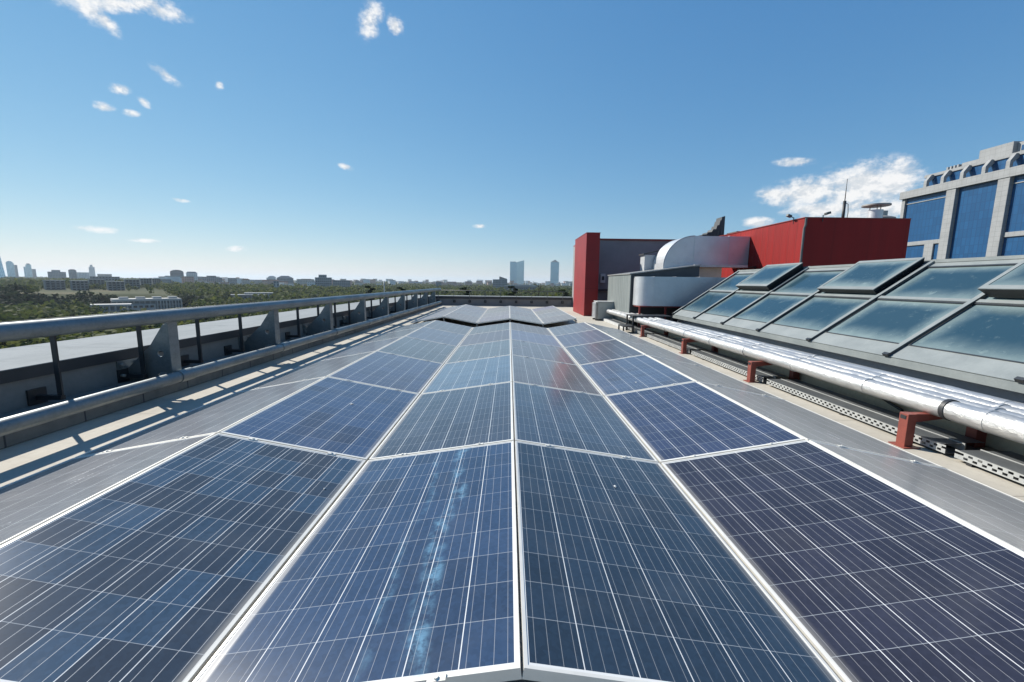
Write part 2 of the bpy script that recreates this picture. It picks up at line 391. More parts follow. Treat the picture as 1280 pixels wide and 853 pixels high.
# ------------------------------------------------------------------ ground, roof deck
CAMXY = (CAM.x, CAM.y)
def smooth01(x): x = np.clip(x, 0, 1); return x*x*(3-2*x)
def terrain(Rr, az):
    """height of the land; az in degrees, 0 = ahead"""
    Rr = np.asarray(Rr, float); az = np.asarray(az, float)
    left = -22+12.0*smooth01((Rr-348)/46)+.8*smooth01((Rr-500)/700)
    mid = -22+4.5*smooth01((Rr-300)/150)+3.0*smooth01((Rr-450)/260)+1.5*smooth01((Rr-800)/800)
    w = smooth01((az+41)/9)
    w = np.where(az > 90, 1, w); w = np.where(az < -120, 1, w)
    h = left*(1-w)+mid*w
    return h+.8*np.sin(Rr*.021+az*.13)*smooth01((Rr-150)/300)
def build_ground():
    na, rr = 240, np.concatenate(([6.], np.geomspace(25, 340, 34), np.linspace(346, 400, 14), np.geomspace(415, 16000, 44)))
    ang = np.linspace(-180, 180, na, endpoint=False)
    A, RR = np.meshgrid(ang, rr)
    Z = terrain(RR, A); X = CAMXY[0]+RR*np.sin(np.radians(A)); Y = CAMXY[1]+RR*np.cos(np.radians(A))
    v = np.stack([X, Y, Z], -1).reshape(-1, 3).tolist(); f = []
    for i in range(len(rr)-1):
        for j in range(na): f.append((i*na+j, i*na+(j+1) % na, (i+1)*na+(j+1) % na, (i+1)*na+j))
    f.append(tuple(range(na)))
    mb = MB(); mb.v = v; mb.f = f
    def g(k, b):
        p = world_pos(k); n = k.noise(p, .03, 6, .6); n2 = k.noise(p, .4, 4, .6); n3 = k.noise(p, .008, 4, .6)
        c = k.mix(k.ramp(n, .35, .65), (.045, .062, .022, 1), (.085, .085, .035, 1))
        c = k.mix(k.ramp(n3, .50, .62, 0, .8), c, (.26, .20, .115, 1))
        c = k.mix(k.ramp(n2, .5, .8, 0, .4), c, (.03, .042, .018, 1))
        k.put(b.inputs['Base Color'], c)
    o = mb.build('ground', mat('land', rough=1, spec=.1, build=g), smooth=True); struct(o)
build_ground()
mb = MB(); mb.box(-5.3, 13.0, -4, 23.7, -24, ZD); struct(mb.build('roof_deck', M_DECK))

# ------------------------------------------------------------------ left parapet, kerb, handrail
p = thing('parapet_wall', 'long grey parapet wall with dark fascia and pale sheet coping behind the big galvanised pipes', 'parapet', (-4.30, -3.5, ZD))
L0 = 22.7+3.5
MB().box(-.35, 0, 0, L0, 0, .425).build('wall', M_WALL, p)
MB().box(-.06, .025, 0, L0, .428, .533).build('fascia', M_CAPDARK, p)
cb = MB(); yy = 0.0
while yy < L0:
    y1 = min(yy+2.4, L0); cb.box(-1.24, .028, yy, y1-.006, .535, .542); yy = y1
cb.build('coping', M_COPING, p)
MB().box(-1.22, -1.0, 0, L0, -.6, .515).build('outer_wall', M_WALL, p)
k_ = MB().box(-4.298, -3.934, -3.5, 22.68, ZD+.003, ZD+.18).build('kerb', M_KERB, bevel=.008)
tag(k_, 'low jointed concrete kerb along the foot of the left parapet below the lower pipe', 'kerb')

h = thing('handrail', 'thin dark handrail on slim flat black posts bracketed to the left parapet wall', 'handrail', (-4.075, 0, ZD))
MB().tube([(0, -3.0, .945), (0, 22.6, .945)], .017, 10).build('rail', M_RAILGREY, h, smooth=True)
post0 = None
for i in range(29):
    y = 2.70+.863*(i-4)
    if y > 22.4: break
    if post0 is None:
        post0 = MB().box(-.022, .022, -.008, .008, .225, .935).build('post', M_BLACK, h)
        br = MB().box(-.223, -.205, -.075, .075, .185, .325); br.box(-.206, .02, -.02, .02, .225, .265); brk = br.build('bracket', M_BLACK, post0)
        post0.location.y = y
    else:
        q = post0.copy(); COL.objects.link(q); q.parent = h; q.location.y = y
        b2 = brk.copy(); COL.objects.link(b2); b2.parent = q

# big pipes of the facade-cleaning track
GY = [3.61+2.07*i for i in range(9)]
o = MB().tube([(-3.69, -2.5, .640), (-3.69, 21.3, .640)], .068, 24).build('track_pipe', M_GALV, smooth=True)
tag(o, 'thick galvanised upper pipe resting on top of the triangular gusset brackets', 'pipe')
lp = thing('track_pipe', 'galvanised lower pipe running in front of the kerb, clamped to the gusset brackets', 'pipe', (-3.66, 0, -.028))
MB().tube([(0, -2.5, 0), (0, 21.3, 0)], .061, 24).build('tube', M_GALV, lp, smooth=True)
for y in GY: MB().tube([(0, y-.10, 0), (0, y+.10, 0)], .068, 24).build('clamp_sleeve', M_GALVPL, lp, smooth=True)

def gusset_web():
    bm = bmesh.new(); th = .016
    outer = [(.0, .82), (-.085, .82), (-.245, .585), (-.50, .34), (-.528, .31), (-.528, .18), (0, .18)]
    def loop(pts):
        vs = [bm.verts.new((x, 0, z)) for x, z in pts]
        return [bm.edges.new((vs[i], vs[(i+1) % len(vs)])) for i in range(len(vs))]
    E_ = loop(outer)
    E_ += loop([(-.14+.034*math.cos(a), .49+.034*math.sin(a)) for a in np.linspace(0, 2*math.pi, 18, endpoint=False)])
    E_ += loop([(-.13+.06*math.cos(a), .25+.035*math.sin(a)) for a in np.linspace(0, 2*math.pi, 18, endpoint=False)])
    bmesh.ops.triangle_fill(bm, edges=E_, use_beauty=True)
    r = bmesh.ops.extrude_face_region(bm, geom=list(bm.faces))
    bmesh.ops.translate(bm, verts=[g for g in r['geom'] if isinstance(g, bmesh.types.BMVert)], vec=(0, th, 0))
    bmesh.ops.recalc_face_normals(bm, faces=bm.faces)
    me = bpy.data.meshes.new('web_plate'); bm.to_mesh(me); bm.free(); me.materials.append(M_GALVPL); return me
ORD = ['nearest', 'second', 'third', 'fourth', 'fifth', 'sixth', 'seventh', 'eighth', 'farthest']
g0 = thing('gusset_bracket', 'x', 'bracket', (-3.765, GY[0], ZD), group='galvanised gusset brackets carrying the pipes')
wp = bpy.data.objects.new('web_plate', gusset_web()); COL.objects.link(wp); wp.parent = g0
MB().box(.001, .02, -.062, .072, .185, .845).build('flange', M_GALVPL, g0, bevel=.003)
MB().box(-.02, .0, -.055, .065, .821, .848).build('saddle', M_GALVPL, g0)
wpl = MB().box(-.533, -.516, -.12, .13, .228, .42); wpl.build('wall_plate', M_GALVPL, g0)
for yb in (-.09, .1):
    for zb in (.26, .38): MB().tube([(-.516, yb, zb), (-.475, yb, zb)], .016, 8).build('anchor_bolt', M_ALUDK, g0, smooth=True)
for i, y in enumerate(GY):
    g = g0 if i == 0 else dup(g0, (-3.765, y, ZD))
    g['label'] = f'{ORD[i]} galvanised triangular gusset bracket from the camera between the two left pipes'
tag(MB().tube([(-5.08, 16.06, .264), (-5.08, 16.06, 1.05)], .018, 8).build('mast', M_WHITE, smooth=True), 'slim pale mast standing up from the left coping behind the pipes', 'mast')

jb = thing('junction_box', 'small grey junction box on the left parapet wall beyond the third gusset bracket', 'junction box', (-4.297, 8.75, -.12))
MB().box(0, .10, -.10, .10, 0, .20).build('housing', M_RAILGREY, jb, bevel=.008); MB().box(.101, .108, -.11, .11, -.01, .21).build('lid', M_TRAY, jb)
MB().tube([(.05, 0, -.002), (.05, 0, -.10)], .012, 8).build('conduit', M_BLACK, jb, smooth=True)
# far parapet and its rail
p = thing('parapet_wall', 'grey parapet wall closing the far end of the roof, white-edged dark cap on top', 'parapet', (-4.36, 22.7, ZD))
MB().box(0, 7.9, 0, .3, 0, .38).build('wall', M_WALL, p)
MB().box(-.02, 7.9, -.035, .33, .383, .50).build('fascia', M_CAPDARK, p)
MB().box(-1.24, 7.9, -.045, 1.0, .503, .532).build('coping', M_COPING, p)
h = thing('handrail', 'thin grey handrail above the far parapet with the twin towers beyond', 'handrail', (-4.1, 22.5, ZD))
MB().tube([(0, 0, .845), (7.15, 0, .845)], .018, 8).build('rail', M_RAILGREY, h, smooth=True)
for i in range(9):
    q = MB().box(-.012, .012, -.02, .02, .23, .84).build('post', M_RAILGREY, h); q.location.x = .12+.87*i
    br = MB().box(-.07, .07, .15, .165, .17, .31); br.box(-.02, .02, .0, .152, .21, .25); br.build('bracket', M_BLACK, q)

# ------------------------------------------------------------------ solar panels
PW, PL_, TH = .981, 1.655, .036
def make_panel():
    t0 = thing('solar_panel', 'x', 'solar panel')
    f = MB(); lip = .011; w, l = PW/2, PL_/2
    for x0, x1, y0, y1 in ((-w, -w+lip, -l, l), (w-lip, w, -l, l), (-w+lip, w-lip, -l, -l+lip), (-w+lip, w-lip, l-lip, l)):
        f.box(x0, x1, y0, y1, -TH, 0)
    fr = f.build('frame', M_ALU, t0)
    gl = MB(); gl.box(-w+lip, w-lip, -l+lip, l-lip, -.008, -.0022); gl.build('cell_sheet', M_CELL, t0)
    for yk in (-.26, .26):
        c = MB(); c.box(yk-.026, yk+.026, l-.010, l+.012, .0012, .0045); c.tube([(yk, l+.002, .0045), (yk, l+.002, .010)], .007, 6)
        c.build('clamp', M_ALU, t0)
    return t0
panel0 = make_panel(); first_used = [False]
Wd = .981
RIDGE = {0: (-2*Wd, .0349), 1: (-Wd, -.1481), 2: (0, 0), 3: (Wd, -.1481), 4: (2*Wd, .0241)}
COLS = [((-3*Wd, -.152), (-2*Wd, .0349)), ((-2*Wd, .0349), (-Wd, -.1481)), ((-Wd, -.1481), (0, 0)), ((0, 0), (Wd, -.1481)), ((Wd, -.1481), (2*Wd, .0241)), ((2*Wd, .0241), (3*Wd, -.174))]
CN = ['outermost column by the left pipes', 'column right of the left ridge', 'column left of the centre ridge',
      'column right of the centre ridge', 'column left of the right ridge', 'outermost column by the red stands']
def place_panel(c, yc, label, group, color, idx):
    (x0, z0), (x1, z1) = COLS[c]
    # lower long edge is local +x: flip the left-falling ones so dust gathers at the valley
    ang = math.atan2(z1-z0, x1-x0); flip = z0 < z1
    loc = ((x0+x1)/2, yc, (z0+z1)/2+.0)
    rot = (0, -ang, 0) if not flip else (0, ang, math.pi)
    if not first_used[0]:
        o = panel0; first_used[0] = True; o.location = loc; o.rotation_euler = rot
    else: o = dup(panel0, loc, rot)
    o['label'] = label; o['group'] = group
    for ch in o.children:
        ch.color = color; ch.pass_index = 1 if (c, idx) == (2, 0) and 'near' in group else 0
    return o
rnd = random.Random(3)
BLUE, NAVY, VIO, STEEL = (.036, .060, .115), (.024, .042, .072), (.034, .038, .058), (.06, .11, .165)
special = {(0, 1): (.034, .066, .112, 0.), (0, 2): (.026, .052, .105, 1), (0, 3): (.018, .036, .062, 1), (0, 4): (.022, .024, .042, 1), (1, 1): (.040, .070, .135, 1), (1, 2): (.042, .056, .082, 1),
           (1, 3): (.034, .056, .09, 1), (1, 4): (.030, .042, .085, 1), (2, 2): (.066, .11, .165, 1), (2, 3): (.075, .066, .075, 1), (2, 4): (.042, .066, .12, 1), (2, 1): (.045, .065, .12, 1)}
for r in range(6):
    yc = 1.67*r+1.67/2+.004
    for c in range(6):
        col = special.get((r, c))
        if col is None:
            b = rnd.choice([BLUE, VIO, NAVY, (.05, .06, .085)]); col = tuple(x*rnd.uniform(.9, 1.3) for x in b)+(1.,)
        if r > 1: col = tuple(col[:3])+(col[3]+(.05, .09, .15, .20)[r-2],)  # farther rows paled to imitate sheen at low viewing angles
        if c in (0, 5): col = tuple(x*.35+.088 for x in col[:3])+(1.085,)  # outer columns greyed: grazing sky reflection put into the colour, with some dust
        row = ['nearest', 'second', 'third', 'fourth', 'fifth', 'sixth'][r]
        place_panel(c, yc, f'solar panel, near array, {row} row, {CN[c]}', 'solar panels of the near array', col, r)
for r in range(4):
    yc = 11.30+1.67*r+1.67/2
    for c in range(5):
        b = rnd.choice([BLUE, VIO, (.06, .065, .08)]); col = tuple(x*rnd.uniform(.9, 1.3) for x in b)+(1.38,)  # high alpha paints the far array's grazing sheen
        row = ['front', 'second', 'third', 'back'][r]
        cn = ['leftmost slope', 'slope right of the left ridge', 'slope left of the centre ridge', 'slope right of the centre ridge', 'slope left of the right ridge'][c]
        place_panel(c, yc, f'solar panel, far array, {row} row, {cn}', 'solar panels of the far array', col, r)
# aluminium support rails under ridges and valleys
def support(nm, y0, y1, cols):
    s = thing('panel_mounting', nm, 'mounting frame', (0, y0, ZD))
    for i in cols:
        x, z = ([(-3*Wd, -.152)]+[RIDGE[j] for j in range(5)]+[(3*Wd, -.174)])[i]
        xs = x+(.05 if i == 0 else -.05 if i == 6 else 0)
        m = MB(); zt = z-ZD-TH-.012
        m.box(xs-.018, xs+.018, .02, y1-y0-.02, zt-.035-.012, zt-.012)
        y = .1
        while y < y1-y0:
            m.box(xs-.015, xs+.015, y-.015, y+.015, .003, zt-.047); m.box(xs-.06, xs+.06, y-.05, y+.05, .001, .007); y += 1.67
        m.build('support_rail', M_ALUDK, s)
support('aluminium rails and short legs under the near solar array', .0, 10.02, range(7))
support('aluminium rails and short legs under the far solar array', 11.30, 17.98, range(6))
# bird droppings
def blob(x, y, z, r, nm, lb, c):
    (x0, z0), (x1, z1) = COLS[c]; tt = (x-x0)/(x1-x0); zz = z0+(z1-z0)*tt; sl = (z1-z0)/(x1-x0)
    m = MB(); n = 11; rg = random.Random(int(x*1000)); ring = []
    for ki in range(n):
        a = 2*math.pi*ki/n; q = r*rg.uniform(.7, 1.2); ring.append((x+q*math.cos(a), y+q*1.5*math.sin(a), zz+q*math.cos(a)*sl+.0006))
    i = len(m.v); m.v += ring+[(x, y, zz+.006)]; m.f += [(i+k2, i+(k2+1) % n, i+n) for k2 in range(n)]
    tag(m.build(nm, M_WHITE, smooth=True), lb, 'dropping')

blob(-1.45, 2.67, 0, .014, 'bird_dropping', 'white bird dropping on the blue panel in the second row beside the left ridge', 1)
blob(.561, 1.211, 0, .010, 'bird_dropping', 'white bird dropping on the nearest panel right of the centre ridge', 3)
blob(-1.079, 1.244, 0, .006, 'bird_dropping', 'tiny white bird dropping on the nearest panel left of the valley', 1)
blob(1.417, 3.661, 0, .010, 'bird_dropping', 'small white bird dropping on a third-row panel right of the centre', 4)

# ------------------------------------------------------------------ right side: pipes on red stands, cable trays
sx = 3.25
s0 = thing('pipe_stand', 'x', 'pipe stand', (sx, 2.30, ZD), group='red pipe stands')
def tubepost(m, x0, x1, y0, y1, z0, z1, hole=True):
    m.box(x0, x1, y0, y1, z0, z1)
m = MB(); m.box(0, .072, 0, .08, .004, .285); po = m.build('post', M_REDSTEEL, s0, bevel=.004)
MB().box(-.004, .0, .018, .067, .238, .268).build('slot', M_BLACK, po)
MB().box(-.03, .11, -.03, .115, .0, .008).build('base_plate', M_REDSTEEL, po)
po2 = MB().box(.59, .68, .0, .085, .004, .285).build('post', M_REDSTEEL, s0, bevel=.004)
be = MB(); be.prism([(.079, .012, .285), (.079, .012, .215), (.30, .012, .245), (.86, .012, .245), (.86, .012, .285)], (0, .06, 0)); be.build('beam', M_REDSTEEL, s0)
for i, y in enumerate((2.30, 4.60, 6.92, 9.45)):
    s_ = s0 if i == 0 else dup(s0, (sx+.03*min(i, 2), y, ZD))
    s_['label'] = ['nearest red steel stand, with worn paint and a slotted post, under the silver pipes', 'second red steel stand from the camera under the silver pipes',
                   'third red steel stand from the camera under the silver pipes', 'farthest red steel stand, beside the black step-over platform'][i]
PX_ = [3.475, 3.632, 3.789, 3.946]
PN = ['silver clad pipe nearest the solar panels', 'second silver clad pipe from the solar panels', 'third silver clad pipe from the solar panels', 'silver clad pipe nearest the glazed roof']
rg = random.Random(5)
for i, x in enumerate(PX_):
    P = thing('insulated_pipe', PN[i]+', lying on the red stands', 'pipe', (x, 0, .078), group='foil-clad pipes beside the glazed roof')
    path, rad = [], []
    y = -1.5; brk_y = (2.15, 1.6, 1.9, 1.75)[i]
    while y < 14.0:
        rr = .076+(.008 if y < brk_y else 0)+rg.uniform(-.0022, .0022)
        path.append((rg.uniform(-.003, .003), y, rg.uniform(-.003, .003)+.004*math.sin(y*1.7+i))); rad.append(rr); y += .16
    MB().tube(path, rad, 18).build('cladding', M_FOIL, P, smooth=True)
    for yb in np.arange(-.2, 13.5, 1.05): MB().tube([(0, yb+.1*i, 0), (0, yb+.1*i+.03, 0)], .0805+(.008 if yb < brk_y else 0), 18).build('band', M_FOIL, P, smooth=True)
    if i in (0, 3): MB().tube([(0, brk_y+.03, 0), (0, brk_y+.065, 0)], .086, 18).build('seal_ring', M_BLACK, P, smooth=True)

def tray_section(y0, y1, nm, lb):
    Tt = thing('cable_tray', lb, 'cable tray', (3.40, y0, ZD), group='cable tray sections'); Tt.scale = (.8, 1, .66)
    Ln = y1-y0; side = MB()
    side.box(0, .003, 0, Ln, .040, .056); side.box(0, .003, 0, Ln, .083, .093); side.box(0, .003, 0, Ln, .119, .140)
    n = int(Ln/.062); st = Ln/n
    for k in range(n+1):
        y = min(k*st, Ln-.032); side.box(.0002, .0028, y, y+.032, .0555, .0835); y2 = min(k*st+st*.5, Ln-.032) if k < n else Ln-.032
        side.box(.0002, .0028, y2, y2+.032, .0925, .1195)
    side.build('perforated_side', M_TRAY, Tt)
    MB().box(.0035, .205, .0, Ln, .036, .041).build('floor', M_TRAYCOV, Tt)
    MB().box(-.006, .208, .03, Ln-.03, .1415, .1455).build('cover', M_TRAYCOV, Tt)
    e = MB(); e.box(.214, .224, .02, Ln-.02, .06, .152); e.build('upstand', M_TRAY, Tt)
    MB().box(.2255, .46, .05, Ln-.05, .146, .150).build('cover', M_TRAYCOV, Tt)
    MB().box(.235, .45, .0, Ln, .05, .053).build('floor', M_TRAYCOV, Tt)
    y = .3
    while y < Ln: MB().box(.01, .44, y-.02, y+.02, .002, .0355).build('foot', M_BLACK, Tt); y += .75
for (a, b), w in zip(((-.6, 2.05), (2.12, 4.42), (4.50, 6.75), (6.83, 9.3), (9.38, 13.6)), ('this side of the nearest red stand', 'between the nearest and second red stands', 'between the second and third red stands', 'between the third and farthest red stands', 'running on past the step-over platform')):
    tray_section(a, b, 'x', 'slotted grey cable tray section with dark covers '+w)
# loose black cable on the tan upstand
tag(MB().tube([(3.93, 3.05, -.19), (3.94, 3.2, -.16), (3.95, 3.35, -.12), (3.97, 3.45, -.09)], .014, 8).build('cable', M_BLACK, smooth=True), 'short loose black cable lying against the tan upstand under the pipes', 'cable')
o = MB().box(3.99, 4.20, -2, 13.2, ZD+.003, -.015).build('upstand', M_TAN, bevel=.006)
tag(o, 'tan rendered upstand running along behind the cable trays below the pipes', 'upstand')
tag(MB().box(3.965, 3.988, -2, 13.2, -.105, -.09).build('flashing_strip', M_ALUDK), 'narrow metal flashing strip along the tan upstand', 'flashing')

# step-over platform
P = thing('step_over_platform', 'black steel step-over platform bridging the silver pipes', 'platform', (3.32, 10.3, ZD))
m = MB(); m.box(0, 1.08, 0, .62, .44, .465); m.build('deck', M_BLACK, P)
for x, y in ((0, 0), (1.04, 0), (0, .58), (1.04, .58), (.34, 0), (.8, 0)): MB().box(x, x+.04, y, y+.04, 0.002, .438).build('leg', M_BLACK, P)
MB().box(-.28, .02, -.12, .40, .17, .195).build('step', M_BLACK, P)
for x, y in ((-.28, -.12), (-.02, -.12), (-.28, .36)): MB().box(x, x+.035, y, y+.035, 0.002, .168).build('leg', M_BLACK, P)

# ------------------------------------------------------------------ glazed roof
XE, ZE, XR, ZR = 4.6, .19, 6.385, 1.42
SL = math.hypot(XR-XE, ZR-ZE); ca, sa = (XR-XE)/SL, (ZR-ZE)/SL
def sp3(s, y, hgt=0): return (XE+ca*s*SL-sa*hgt, y, ZE+sa*s*SL+ca*hgt)
YR = [-.02, 1.32, 2.66, 4.02, 5.36, 6.69, 8.01, 9.38, 10.74]
G = thing('glazed_roof', 'long pitched grey glazed rooflight with dusty blue panes beside the silver pipes', 'rooflight', (0, 0, 0))
def slab(m, s0, s1, y0, y1, h0, h1):
    i = len(m.v)
    for hh in (h0, h1):
        for (s, y) in ((s0, y0), (s1, y0), (s1, y1), (s0, y1)): m.v.append(sp3(s, y, hh))
    m.f += [tuple(i+k for k in q) for q in ((3, 2, 1, 0), (4, 5, 6, 7), (0, 1, 5, 4), (1, 2, 6, 5), (2, 3, 7, 6), (3, 0, 4, 7))]
bw_ = MB(); bw_.box(4.72, 7.95, -.1, 10.72, ZD+.002, .10); bw_.build('base_wall', M_SLATE, G)
bod = MB(); bod.prism([(XE+.02, -.06, ZE-.012), (XR, -.06, ZR-.012), (8.15, -.06, ZE-.012)], (0, 10.84, 0)); bod.build('core', M_ZINCDK, G)
ev = MB(); slab(ev, 0, .112, -.06, 10.78, -.01, .016); ev.box(XE-.004, XE+.02, -.06, 10.78, ZE-.085, ZE+.001); ev.box(XE+.02, 4.75, -.06, 10.78, ZE-.085, ZE-.075); ev.build('eaves_flashing', M_ZINC, G)
rd = MB(); slab(rd, .93, 1.0, -.06, 10.78, -.01, .018); rd.box(XR-.06, XR+.10, -.06, 10.78, ZR-.01, ZR+.035); rd.build('ridge_capping', M_ZINC, G)
r2 = MB(); r2.quad((XR+.05, -.06, ZR-.01), (8.17, -.06, ZE), (8.17, 10.78, ZE), (XR+.05, 10.78, ZR-.01)); r2.build('rear_slope', M_ZINC, G)
for y in YR:
    m = MB(); slab(m, .012, 1.0, y-.030, y+.030, .0165, .050); rf = m.build('rafter_cap', M_ZINC, G)
    mm = MB(); slab(mm, -.006, .0115, y-.036, y+.036, .0165, .056); slab(mm, .012, .93, y-.034, y-.0305, .017, .044); mm.build('rafter_end_and_shade', M_ZINCDK, rf)  # dark foot end, and a strip painting the rafter's shadow side
for i in range(len(YR)-1):
    y0, y1 = YR[i]+.0345, YR[i+1]-.0345
    if i == 0 and False: continue
    m = MB(); slab(m, .535, .562, y0, y1, .004, .034); m.build('glazing_bar', M_ZINC, G)
    m = MB(); slab(m, .524, .5345, y0, y1, .004, .026); slab(m, .112, .119, y0, y1, .004, .024); slab(m, .917, .929, y0, y1, .004, .024); m.build('bar_seal', M_ZINCDK, G)
    for s0_, s1_ in ((.1195, .5238), (.5622, .9168)):
        q = MB(); q.quad(sp3(s0_, y1, .006), sp3(s0_, y0, .006), sp3(s1_, y0, .006), sp3(s1_, y1, .006), uv=True); q.build('pane', M_SKYGLASS, G)
def sash(i, hb, ht, flare, lb, s0=.585, s1=.96):
    y0, y1 = YR[i]+.10, YR[i+1]-.10
    Sx = thing('roof_window', lb, 'roof window', sp3(s0, (y0+y1)/2, .03), group='raised opening windows on the glazed roof')
    base = Vector(Sx.location)
    def P3(s, y, hh): return tuple(Vector(sp3(s, y, hh))-base)
    fl = flare; fs = flare/SL
    m = MB(); bo = [P3(s0, y0, hb), P3(s1, y0, hb), P3(s1, y1, hb), P3(s0, y1, hb)]
    to = [P3(s0-fs, y0-fl, ht), P3(s1+fs, y0-fl, ht), P3(s1+fs, y1+fl, ht), P3(s0-fs, y1+fl, ht)]
    m.v += bo+to; m.f += [(3, 2, 1, 0), (4, 5, 6, 7), (0, 1, 5, 4), (1, 2, 6, 5), (2, 3, 7, 6), (3, 0, 4, 7)]
    m.build('frame', M_SASH, Sx)
    m = MB(); a, b, c_, d_ = s0-fs, s1+fs, y0-fl, y1+fl
    for (sa_, sb_, ya, yb) in ((a, a+.035, c_, d_), (b-.03, b, c_, d_), (a+.035, b-.03, c_, c_+.05), (a+.035, b-.03, d_-.05, d_)):
        i0 = len(m.v)
        for hh in (ht+.001, ht+.012):
            for (s, y) in ((sa_, ya), (sb_, ya), (sb_, yb), (sa_, yb)): m.v.append(P3(s, y, hh))
        m.f += [tuple(i0+k for k in q) for q in ((3, 2, 1, 0), (4, 5, 6, 7), (0, 1, 5, 4), (1, 2, 6, 5), (2, 3, 7, 6), (3, 0, 4, 7))]
    m.build('trim', M_ZINC, Sx)
    q = MB(); q.quad(P3(a+.036, d_-.051, ht+.006), P3(a+.036, c_+.051, ht+.006), P3(b-.031, c_+.051, ht+.006), P3(b-.031, d_-.051, ht+.006), uv=True); q.build('pane', M_SKYGLASS, Sx)
sash(6, .03, .165, .04, 'small raised roof window with thick dark frame, farthest along the glazed roof below the red building')
sash(4, .03, .12, .03, 'wide low roof window with slim frame in the middle of the glazed roof')
sash(2, .03, .17, .04, 'raised roof window with thick dark frame cut by the right edge of the picture')

# ------------------------------------------------------------------ red tower, grey block, plant
T = thing('red_tower', 'tall narrow red clad tower at the far end of the roof by the outdoor unit', 'tower', (3.02, 16.0, ZD))
MB().box(0, .535, 0, 2.9, .002, 3.30).build('cladding', M_REDTOWER, T)
MB().box(-.01, .545, -.01, 2.91, 3.302, 3.325).build('cap', M_REDTOWER, T)
B = thing('grey_building', 'grey rendered plant building with thin red roof trim right of the red tower', 'building', (3.56, 18.95, ZD))
MB().box(0, 6.1, 0, 4, .002, 3.33).build('wall', M_GREYRENDER, B)
MB().box(0, 6.12, -.05, 4.05, 3.332, 3.40).build('roof_trim', M_REDPAINT, B)
MB().box(.2, 2.4, -.05, -.003, .10, .95).build('lower_cladding', M_SHED, B)
MB().box(.2, 2.4, -.22, -.003, .98, 1.06).build('ledge', M_CAPDARK, B)
o = thing('wall_box', 'small white electrical box with dark display on the grey building wall', 'electrical box', (4.26, 18.945, 1.08))
MB().box(0, .22, -.12, 0, 0, .42).build('housing', M_WHITE, o); MB().box(.05, .17, -.126, -.121, .12, .30).build('display', M_BLACK, o)

A = thing('outdoor_unit', 'beige air-conditioning outdoor unit with side louvres in front of the red tower', 'air conditioner', (3.05, 13.95, ZD))
MB().box(.10, .82, 0, .62, .05, .66).build('casing', M_ACBODY, A, bevel=.008)
MB().box(.06, .84, -.02, .64, .662, .69).build('lid', M_WHITE, A)
lv = MB()
for k in range(13): lv.prism([(.0, .02, .09+k*.043), (.09, .02, .115+k*.043), (.09, .02, .121+k*.043), (.0, .02, .096+k*.043)], (0, .58, 0))
lv.build('louvres', M_DUCTW, A); MB().box(.02, .07, -.004, .018, .05, .66).build('corner_post', M_ALUDK, A)
MB().box(.03, .82, .05, .12, 0, .05).build('foot', M_BLACK, A); MB().box(.03, .82, .5, .57, 0, .05).build('foot', M_BLACK, A)
tag(MB().box(3.33, 3.72, 11.0, 13.9, ZD+.002, ZD+.09).build('plinth', M_WHITE, bevel=.006), 'low white slab on the roof between the outdoor unit and the black platform', 'slab')

SH = thing('plant_shed', 'grey corrugated metal plant shed with sloping roof behind the lower duct', 'shed', (3.73, 12.05, ZD))
m = MB(); m.prism([(0, 0, .003), (2.1, 0, .003), (2.1, 0, 1.895), (0, 0, 1.61)], (0, 2.9, 0)); m.build('body', M_SHEDDK, SH)
MB().box(-.02, -.002, -.01, 2.9, .003, 1.60).build('side_cladding', M_SHED, SH)
m = MB(); m.prism([(-.05, -.04, 1.612), (2.13, -.04, 1.908), (2.13, -.04, 1.938), (-.05, -.04, 1.642)], (0, 2.98, 0)); m.build('roof_sheet', M_ALUDK, SH)
C_ = thing('canopy', 'flat pale canopy slab over the plant beside the red building', 'canopy', (6.05, 12.9, 1.62))
MB().box(0, 1.75, 0, .55, 0, .07).build('slab', M_WHITE, C_); MB().box(1.75, 2.05, .02, .5, .0, .04).build('edge_beam', M_BLACK, C_)
MB().box(.15, 1.0, .2, .5, -1.0, -.002).build('upstand_wall', M_TAN, C_); MB().box(2.0, 2.04, .05, .09, -.45, -.002).build('post', M_BLACK, C_)

D = thing('ventilation_duct', 'large silver ventilation duct curving down from the red building', 'duct', (5.23, 13.5, 1.55))
rb, top = 1.0, 1.13
out_ = [(1.02-1.02*math.cos(a), 0, .10+1.03*math.sin(a)) for a in np.linspace(0, math.pi/2, 14)]
pts = [(0, 0, -.3)]+out_+[(2.9, 0, 1.13), (2.9, 0, .12), (1.05, 0, .10), (.95, 0, -.3)]
MB().prism(pts, (0, 1.05, 0)).build('sheet_metal', M_DUCT, D, smooth=False)
for x in (1.02, 2.2): MB().box(x-.012, x+.012, -.012, 1.062, .09, 1.145).build('flange', M_DUCT, D)
tr = MB()
arc = [(1.02-1.035*math.cos(a), .10+1.045*math.sin(a)) for a in np.linspace(0, math.pi/2, 14)]
arc2 = [(1.02-1.0*math.cos(a), .10+1.01*math.sin(a)) for a in np.linspace(0, math.pi/2, 14)]
for a, b, c2, d2 in zip(arc[:-1], arc[1:], arc2[1:], arc2[:-1]): tr.prism([(a[0], -.015, a[1]), (b[0], -.015, b[1]), (c2[0], -.015, c2[1]), (d2[0], -.015, d2[1])], (0, .03, 0))
tr.build('seam', M_DUCTW, D)
hd = thing('duct_hood', 'white duct box with small dark lid left of the big curved duct', 'duct', (4.93, 14.6, 1.3))
MB().box(0, .8, 0, .5, 0, .80).build('box', M_DUCTW, hd)
m = MB(); m.prism([(-.06, -.06, .80), (.75, -.06, .98), (.75, -.06, 1.03), (-.06, -.06, .85)], (0, .6, 0)); m.build('lid', M_CAPDARK, hd)
